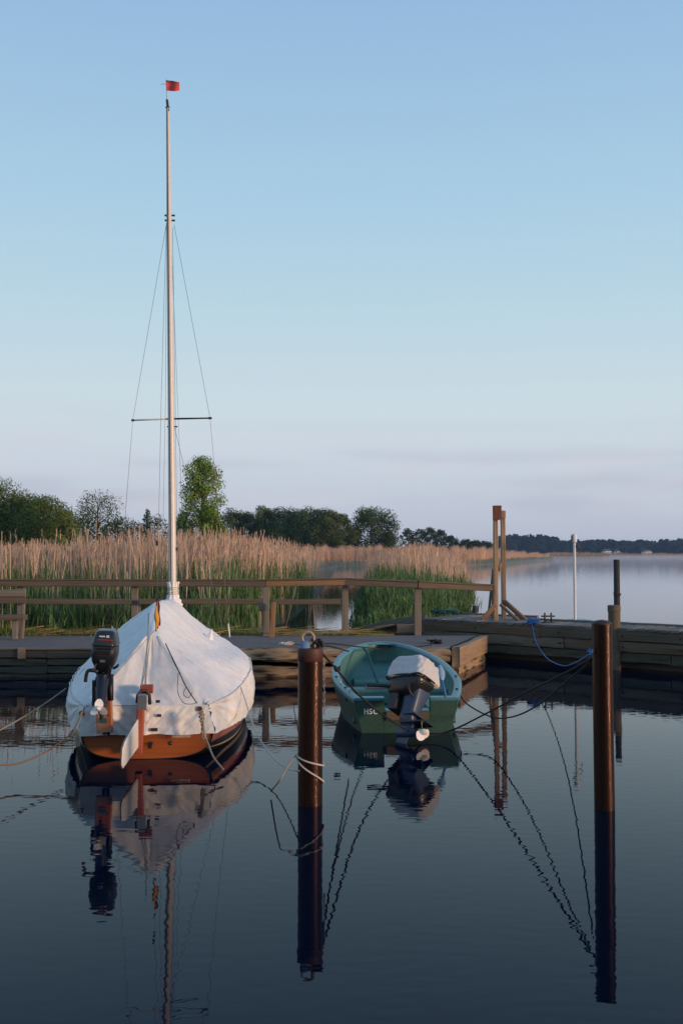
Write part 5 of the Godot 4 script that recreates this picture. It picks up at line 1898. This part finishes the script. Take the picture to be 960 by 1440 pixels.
	part("lettering", tm, M.letters, t, Vector3(-0.44, 0.262, 0.008))
	# moulded thwart, side benches and bow step
	var bench := func(called: String, c: Vector3, size: Vector3, m: Material) -> MeshInstance3D:
		return part(called, box_mesh(size, 0.03), m, t, c)
	bench.call("thwart", Vector3(0, 0.21, -1.72), Vector3(1.46, 0.21, 0.34), M.dinghy_in)
	bench.call("bow_step", Vector3(0, 0.22, -3.2), Vector3(1.0, 0.10, 0.9), M.dinghy_in)
	for s in [-1.0, 1.0]:
		bench.call("side_bench", Vector3(s * 0.47, 0.17, -0.72), Vector3(0.34, 0.20, 1.0), M.dinghy_in)
	bench.call("seat_board", Vector3(0.0, 0.325, -1.72), Vector3(0.8, 0.02, 0.22), M.wood_grey)
	# rowlocks and cleats on the rim
	for q in [[1.35, 1.0], [1.35, -1.0], [0.62, -1.0], [0.5, 1.0]]:
		var p := dinghy_out(q[0], 1.0, q[1]) + Vector3(-0.04 * q[1], 0.02, 0)
		part("rowlock_socket", tube_mesh([p - Vector3(0, 0.01, 0), p + Vector3(0, 0.012, 0)], [0.02], 10), M.dark_metal, t)
	var cl := dinghy_out(0.95, 1.0, -1.0) + Vector3(0.045, 0.03, 0)
	part("cleat", tube_mesh([cl + Vector3(-0.01, 0, 0.09), cl + Vector3(0, 0.015, 0), cl + Vector3(0.01, 0, -0.09)], [0.008, 0.014, 0.008], 8), M.steel, t)
	var cl2 := dinghy_out(0.42, 1.0, -1.0) + Vector3(0.045, 0.03, 0)
	part("cleat", tube_mesh([cl2 + Vector3(-0.01, 0, 0.07), cl2 + Vector3(0, 0.015, 0), cl2 + Vector3(0.01, 0, -0.07)], [0.007, 0.012, 0.007], 8), M.steel, t)
	# side fender mark
	part("side_fitting", box_mesh(Vector3(0.012, 0.05, 0.12), 0.005), M.motor_black, t, dinghy_out(0.45, 0.88, -1.0))
	# chain hanging inside the bow
	var pts := spline([dinghy * Vector3(-0.32, 0.70, -3.5), dinghy * Vector3(-0.26, 0.60, -3.2), dinghy * Vector3(-0.22, 0.42, -2.6), dinghy * Vector3(-0.2, 0.33, -1.9), dinghy * Vector3(-0.18, 0.345, -1.66)], 14)
	var ch := smooth()
	for i in pts.size() - 1:
		var a: Vector3 = pts[i]
		var b: Vector3 = pts[i + 1]
		var xf := along(a, b)
		var rg := []
		for k in 9:
			var g := TAU * k / 8.0
			var w := Vector3(0.5 * a.distance_to(b) + 0.036 * cos(g), 0.016 * sin(g), 0)
			if i % 2:
				w = Vector3(w.x, 0, w.y)
			rg.append(xf * w)
		tube(ch, rg, [0.0065], 5, false)
	single("anchor_chain", done(ch), M.rope_teal, "greenish chain hanging from the dinghy's bow onto its thwart", "chain")
	# oar leaning in the right corner
	var oa := thing("oar", "small blue oar leaning in the corner of the green dinghy", "oar", dinghy * Vector3(0.5, 0.27, -0.4))
	var oi := -oa.position
	var p0 := px(627, 982, 12.45)
	var p1 := px(621, 957, 12.6)
	var p2 := px(618.5, 938, 12.7)
	part("shaft", tube_mesh([p0 + oi, p1 + oi], [0.016], 8), M.oar_shaft, oa)
	var so := smooth()
	var prof2 := []
	var xf2 := along(p1, p2, Vector3.RIGHT)
	var L := p1.distance_to(p2)
	for i in 9:
		var f := i / 8.0
		prof2.append([0.0 + L * f * 1.15, 0.012 + 0.042 * sin(PI * clampf(f * 0.9 + 0.08, 0.0, 1.0))])
	for i in 8:
		for z in [0.008, -0.008]:
			var a2 := [Vector3(prof2[i][0], -prof2[i][1], 0), Vector3(prof2[i + 1][0], -prof2[i + 1][1], 0), Vector3(prof2[i + 1][0], 0, z), Vector3(prof2[i][0], 0, z), Vector3(prof2[i + 1][0], prof2[i + 1][1], 0), Vector3(prof2[i][0], prof2[i][1], 0)]
			if z > 0:
				quad(so, xf2 * a2[0] + oi, xf2 * a2[1] + oi, xf2 * a2[2] + oi, xf2 * a2[3] + oi)
				quad(so, xf2 * a2[3] + oi, xf2 * a2[2] + oi, xf2 * a2[4] + oi, xf2 * a2[5] + oi)
			else:
				quad(so, xf2 * a2[3] + oi, xf2 * a2[2] + oi, xf2 * a2[1] + oi, xf2 * a2[0] + oi)
				quad(so, xf2 * a2[5] + oi, xf2 * a2[4] + oi, xf2 * a2[2] + oi, xf2 * a2[3] + oi)
	part("blade", done(so), M.oar, oa)

func hull_low(outline: Array, x: float) -> float:
	for i in outline.size() - 1:
		var a: Vector3 = outline[i]
		var b: Vector3 = outline[i + 1]
		if x <= b.x:
			return lerpf(a.y, b.y, clampf((x - a.x) / maxf(b.x - a.x, 0.0001), 0.0, 1.0))
	return (outline[outline.size() - 1] as Vector3).y

# ------------------------------------------------------------------ ropes
func build_ropes(pl: Array) -> void:
	var a: Vector3 = pl[0]
	var ta: float = pl[1]
	var ra: float = pl[2]
	var b: Vector3 = pl[3]
	var tb: float = pl[4]
	var rb: float = pl[5]
	var topa := a + Vector3(0.04, ta + 0.03, -0.02)
	var da := -a.z
	# stern line of the dinghy: pile to pile, dipping to the water under the motor
	rope("stern_line", spline([a + Vector3(0.06, ta + 0.005, 0.05), px(472, 940, 9.6), px(505, 978, 10.6), px(545, 1010, 11.3), px(590, 1036, 11.75)], 8), 0.011, M.rope_black, "black stern line from the collared pile down past the dinghy's motor")
	rope("stern_line", spline([px(590, 1037, 11.75), px(632, 1028, 11.8), px(680, 1005, 11.1), px(740, 973, 10.1), px(795, 946, 9.2), b + Vector3(-rb, 0, -0.04) + Vector3(0, px(838, 928, 8.6).y, 0)], 8), 0.010, M.rope_black, "black stern line rising from the dinghy's motor to the domed pile")
	rope("side_line", spline([px(645, 972, 12.9), px(655, 989, 12.6), px(690, 1008, 12.0), px(720, 1008, 11.2), px(755, 992, 10.3), px(800, 955, 9.2), b + Vector3(-rb, 0, -0.06) + Vector3(0, px(838, 932, 8.6).y, 0)], 8), 0.009, M.rope_black, "slack black line from the dinghy's rim to the domed pile")
	rope("bow_line", spline([topa + Vector3(0.02, 0, 0), px(470, 905, 11.0), px(500, 909, 13.5), px(535, 913, 16.3)], 8), 0.010, M.rope_black, "upper black line from the collared pile to the dinghy's bow")
	rope("bow_line", spline([topa + Vector3(0.03, -0.02, 0), px(465, 909, 10.5), px(490, 916, 13.6)], 8), 0.010, M.rope_black, "lower black line from the collared pile to the dinghy's rim")
	rope("bow_line", spline([px(545, 909, 16.3), px(575, 910.5, 17.0), px(606, 907, 17.85)], 6), 0.012, M.rope_black, "short black line from the dinghy's bow to the dock corner")
	# black knot on the pile and on the dock corner
	var kn := func(c: Vector3, size: Vector3, n: int, seed_: int, m: Material, label: String, r: float) -> void:
		rng.seed = seed_
		var st := smooth()
		for i in n:
			var pts := []
			for k in 5:
				pts.append(c + Vector3(rng.randf_range(-size.x, size.x), rng.randf_range(0.0, size.y), rng.randf_range(-size.z, size.z)))
			tube(st, spline(pts, 6), [r], 6)
		single("rope_knot", done(st), m, label, "rope")
	kn.call(a + Vector3(0.055, ta + 0.008, 0.0), Vector3(0.05, 0.07, 0.05), 7, 41, M.rope_black, "black rope knot on the top of the collared pile", 0.011)
	kn.call(pg(611, 905, DOCK_Y), Vector3(0.14, 0.08, 0.12), 8, 42, M.rope_black, "tangle of black rope on the dock corner", 0.013)
	kn.call(pg(402, 906.5, DOCK_Y), Vector3(0.14, 0.05, 0.08), 5, 43, M.rope_white, "small pale heap of rope on the dock edge", 0.011)
	rope("cleat_line", [pg(412, 907.5, DOCK_Y) + Vector3(0, 0.02, 0), px(421, 906.5, 16.0), topa + Vector3(-0.06, -0.01, 0)], 0.007, M.rope_black, "thin black line from the collared pile to the pale rope heap")
	# black loop knot on the dinghy's left rim
	kn.call(px(474, 944, 13.1), Vector3(0.04, 0.07, 0.06), 4, 44, M.rope_black, "black rope hitch on the dinghy's rim", 0.010)
	# blue rope on the jetty
	var bc := pg(748, 877, JETTY_Y) 
	kn.call(bc, Vector3(0.12, 0.09, 0.09), 12, 45, M.rope_blue, "bright blue rope bundle on the edge of the jetty", 0.018)
	var bz := -bc.z
	rope("blue_line", spline([bc + Vector3(-0.03, 0.03, 0.13), px(753, 902, bz - 1.2), px(768, 925, bz - 3.4), px(790, 936, bz - 6.2), px(808, 932, bz - 8.4), px(829, 920, bz - 10.9)], 8), 0.0085, M.rope_blue, "bright blue line hanging from the jetty to the domed pile")
	kn.call(px(829, 921, 8.62), Vector3(0.02, 0.05, 0.02), 4, 46, M.rope_blue, "blue rope hitch at the side of the domed pile", 0.007)
	# pale line from the sailing boat's cover to the collared pile
	rope("spring_line", spline([px(336, 958, 11.9), px(345, 985, 11.6), px(357, 1022, 11.0), px(372, 1050, 10.4), px(390, 1071, 9.8), px(407, 1082, 9.2), px(421, 1084, 8.75)], 8), 0.0065, M.rope_white, "pale spring line from the boat cover to the collared pile")
	# turns round the pile
	var st := smooth()
	var turn := []
	var ys := [1060.0, 1077.0, 1063.0, 1101.0, 1084.0]
	for leg in 4:
		for i in 12:
			var f := i / 12.0
			var g := PI * (1.0 - f) if leg % 2 == 0 else -PI * f
			var y: float = px(436, lerpf(ys[leg], ys[leg + 1], f), da).y
			turn.append(a + Vector3(cos(g) * (ra + 0.010), y, sin(g) * (ra + 0.010)))
	tube(st, turn, [0.0085], 7)
	single("rope_turns", done(st), M.rope_white, "pale rope wound round the collared pile above the water", "rope")
	rope("rope_tail", spline([px(417, 1061, da), px(405, 1077, da - 0.15), px(393, 1098, da - 0.3), px(381, 1112, 9.15)], 6), 0.0075, M.rope_straw, "loose rope tail from the collared pile into the water")
	# corner lines of the sailing boat
	rope("stern_warp", spline([px(283, 1000, 10.5), px(286, 1018, 10.42), px(288, 1036, 10.4), px(292, 1044, 10.3), px(300, 1064, 10.05), px(314, 1082, 9.85)], 6), 0.010, M.rope_straw, "thick straw-coloured warp hanging from the cover's eyelet to the water")
	var w2 := smooth()
	for i in 3:
		var tw := []
		for k in 26:
			var f2 := k / 25.0
			var c := px(283 + 4.0 * f2, 1000 + 40.0 * f2, 10.5)
			var g3 := f2 * 15.0 + i * 2.1
			tw.append(c + Vector3(cos(g3), 0.2 * sin(g3 * 2.0), sin(g3)) * (0.018 + 0.008 * sin(f2 * 9.0)))
		tube(w2, tw, [0.009], 6)
	single("rope_braid", done(w2), M.rope_straw, "knotted straw-coloured rope braid at the corner of the cover", "rope")
	var w3 := smooth()
	tube(w3, spline([px(116, 1001, 10.55), px(110, 1016, 10.5), px(104, 1026, 10.45), px(98, 1032, 10.4), px(103, 1036, 10.38), px(108, 1026, 10.4), px(111, 1040, 10.38), px(112, 1048, 10.36), px(108, 1047, 10.36), px(108, 1030, 10.38)], 7), [0.012], 7)
	single("rope_hitch", done(w3), M.rope_straw, "looped pale rope hitch at the motor side corner of the boat cover", "rope")
	rope("stern_warp", spline([px(101, 1032, 10.4), px(82, 1046, 10.2), px(62, 1059, 10.0), px(40, 1069, 9.85), px(18, 1075, 9.75), px(-25, 1076, 9.6)], 7), 0.009, M.rope_orange, "rusty brown warp sagging low over the water beside the sailing boat")
	rope("shore_line", sag(px(93, 968, 11.9), px(-40, 1046, 9.2), 0.04), 0.0075, M.rope_straw, "taut straw-coloured line running from the cover past the dock")

# ------------------------------------------------------------------ scene
func _ready() -> void:
	noise.seed = 4
	noise.frequency = 0.05
	noise.fractal_octaves = 3
	# camera
	var cam := Camera3D.new()
	cam.name = "camera"
	cam.position = Vector3(0, EYE, 0)
	cam.rotation = Vector3(PITCH, 0, 0)
	cam.fov = rad_to_deg(2.0 * atan(720.0 / FOCAL))
	cam.near = 0.1
	cam.far = 4000.0
	add_child(cam)
	# sky, air, exposure
	var env := Environment.new()
	env.background_mode = Environment.BG_SKY
	var sky := Sky.new()
	var pan := PanoramaSkyMaterial.new()
	pan.panorama = sky_texture()
	sky.sky_material = pan
	env.sky = sky
	env.background_energy_multiplier = 1.0
	env.tonemap_mode = Environment.TONE_MAPPER_LINEAR
	env.tonemap_exposure = 1.0
	env.fog_enabled = true
	env.fog_density = 0.00019
	env.fog_light_color = Color8(158, 190, 232)
	env.sdfgi_enabled = true
	env.ssao_enabled = true
	env.ssil_enabled = true
	var we := WorldEnvironment.new()
	we.name = "environment"
	we.environment = env
	add_child(we)
	# low sun behind the camera to the right
	var sun := DirectionalLight3D.new()
	sun.name = "sun"
	sun.light_energy = 0.98
	sun.light_color = Color(1.0, 0.83, 0.68)
	sun.light_angular_distance = 8.0
	sun.shadow_enabled = true
	add_child(sun)
	var az := deg_to_rad(58.0)
	var el := deg_to_rad(6.0)
	var to_sun := Vector3(sin(az) * cos(el), sin(el), cos(az) * cos(el))
	sun.look_at_from_position(Vector3.ZERO, -to_sun, Vector3.UP)

	make_materials()
	# water to the horizon
	var st := smooth()
	quad(st, Vector3(-2200, 0, 600), Vector3(2200, 0, 600), Vector3(2200, 0, -2600), Vector3(-2200, 0, -2600))
	setting("water", done(st), M.water)
	# bank behind the dock and marsh left of the creek
	st = smooth()
	var ds := [20.5, 21.5, 22.5, 23.5, 25.0, 29.0, 33.0, 50.0, 96.0, 170.0]
	for i in ds.size() - 1:
		var a0 := Vector3(-0.5 * ds[i] - 20.0, bank_y(0, ds[i]), -ds[i])
		var a1 := Vector3(left_edge(ds[i]), bank_y(0, ds[i]), -ds[i])
		var b0 := Vector3(-0.5 * ds[i + 1] - 20.0, bank_y(0, ds[i + 1]), -ds[i + 1])
		var b1 := Vector3(left_edge(ds[i + 1]), bank_y(0, ds[i + 1]), -ds[i + 1])
		quad(st, a0, a1, b1, b0)
		quad(st, a1, a1 - Vector3(-0.4, 0.6, 0), b1 - Vector3(-0.4, 0.6, 0), b1)
	quad(st, Vector3(-3.1, 0.44, -20.5), Vector3(2.0, 0.44, -20.5), Vector3(1.0, 0.40, -21.8), Vector3(-3.0, 0.40, -21.8))
	quad(st, Vector3(-3.0, 0.40, -21.8), Vector3(1.0, 0.40, -21.8), Vector3(0.6, -0.2, -23.4), Vector3(-2.7, -0.2, -23.4))
	setting("bank", done(st), M.soil)
	# wooded ground beyond the reeds
	st = smooth()
	quad(st, Vector3(-320, 0.25, -62), Vector3(-9, 0.25, -62), Vector3(-1, 0.25, -172), Vector3(-420, 0.25, -400))
	quad(st, Vector3(-420, 0.25, -400), Vector3(-1, 0.25, -172), Vector3(22, 0.25, -184), Vector3(64, 0.25, -400))
	setting("marsh_ground", done(st), M.marsh)
	st = smooth()
	quad(st, Vector3(40, 0.9, -905), Vector3(700, 0.9, -905), Vector3(900, 6, -1300), Vector3(-200, 6, -1300))
	quad(st, Vector3(40, -0.4, -895), Vector3(700, -0.4, -895), Vector3(700, 0.9, -905), Vector3(40, 0.9, -905))
	setting("far_shore", done(st), M.marsh)
	st = smooth()
	quad(st, Vector3(-60, 0.3, 60), Vector3(25, 0.3, 60), Vector3(17, 0.3, 13), Vector3(-60, 0.3, 13))
	quad(st, Vector3(-60, 0.3, 13), Vector3(17, 0.3, 13), Vector3(17, -0.4, 12.4), Vector3(-60, -0.4, 12.4))
	setting("harbour_bank", done(st), M.soil)
	# morning mist lying on the bay
	env.volumetric_fog_enabled = true
	env.volumetric_fog_density = 0.0
	var mist := FogVolume.new()
	mist.name = "morning_mist"
	mist.shape = RenderingServer.FOG_VOLUME_SHAPE_BOX
	mist.size = Vector3(662, 1.1, 790)
	mist.position = Vector3(322, 0.58, -495)
	var fm := FogMaterial.new()
	fm.density = 0.0035
	fm.albedo = Color8(222, 228, 240)
	mist.material = fm
	mist.set_meta("kind", "stuff")
	mist.set_meta("label", "thin pale morning mist lying low over the bay")
	mist.set_meta("category", "mist")
	add_child(mist)
	build_dock()
	build_fence()
	var J := build_jetty()
	build_gallows(J)
	build_jetty_things(J)
	var pl := build_piles()
	build_sailboat()
	build_black_motor()
	build_dinghy()
	build_blue_motor()
	build_ropes(pl)
	build_reeds()
	build_trees()
	house(852, 915.0, 6.0, 5.0, "small white house at the foot of the far wood")
	house(866, 920.0, 3.2, 4.5, "tiny white cottage next to the small white house far away")
	house(908, 918.0, 6.5, 4.5, "white house standing apart on the far shore")
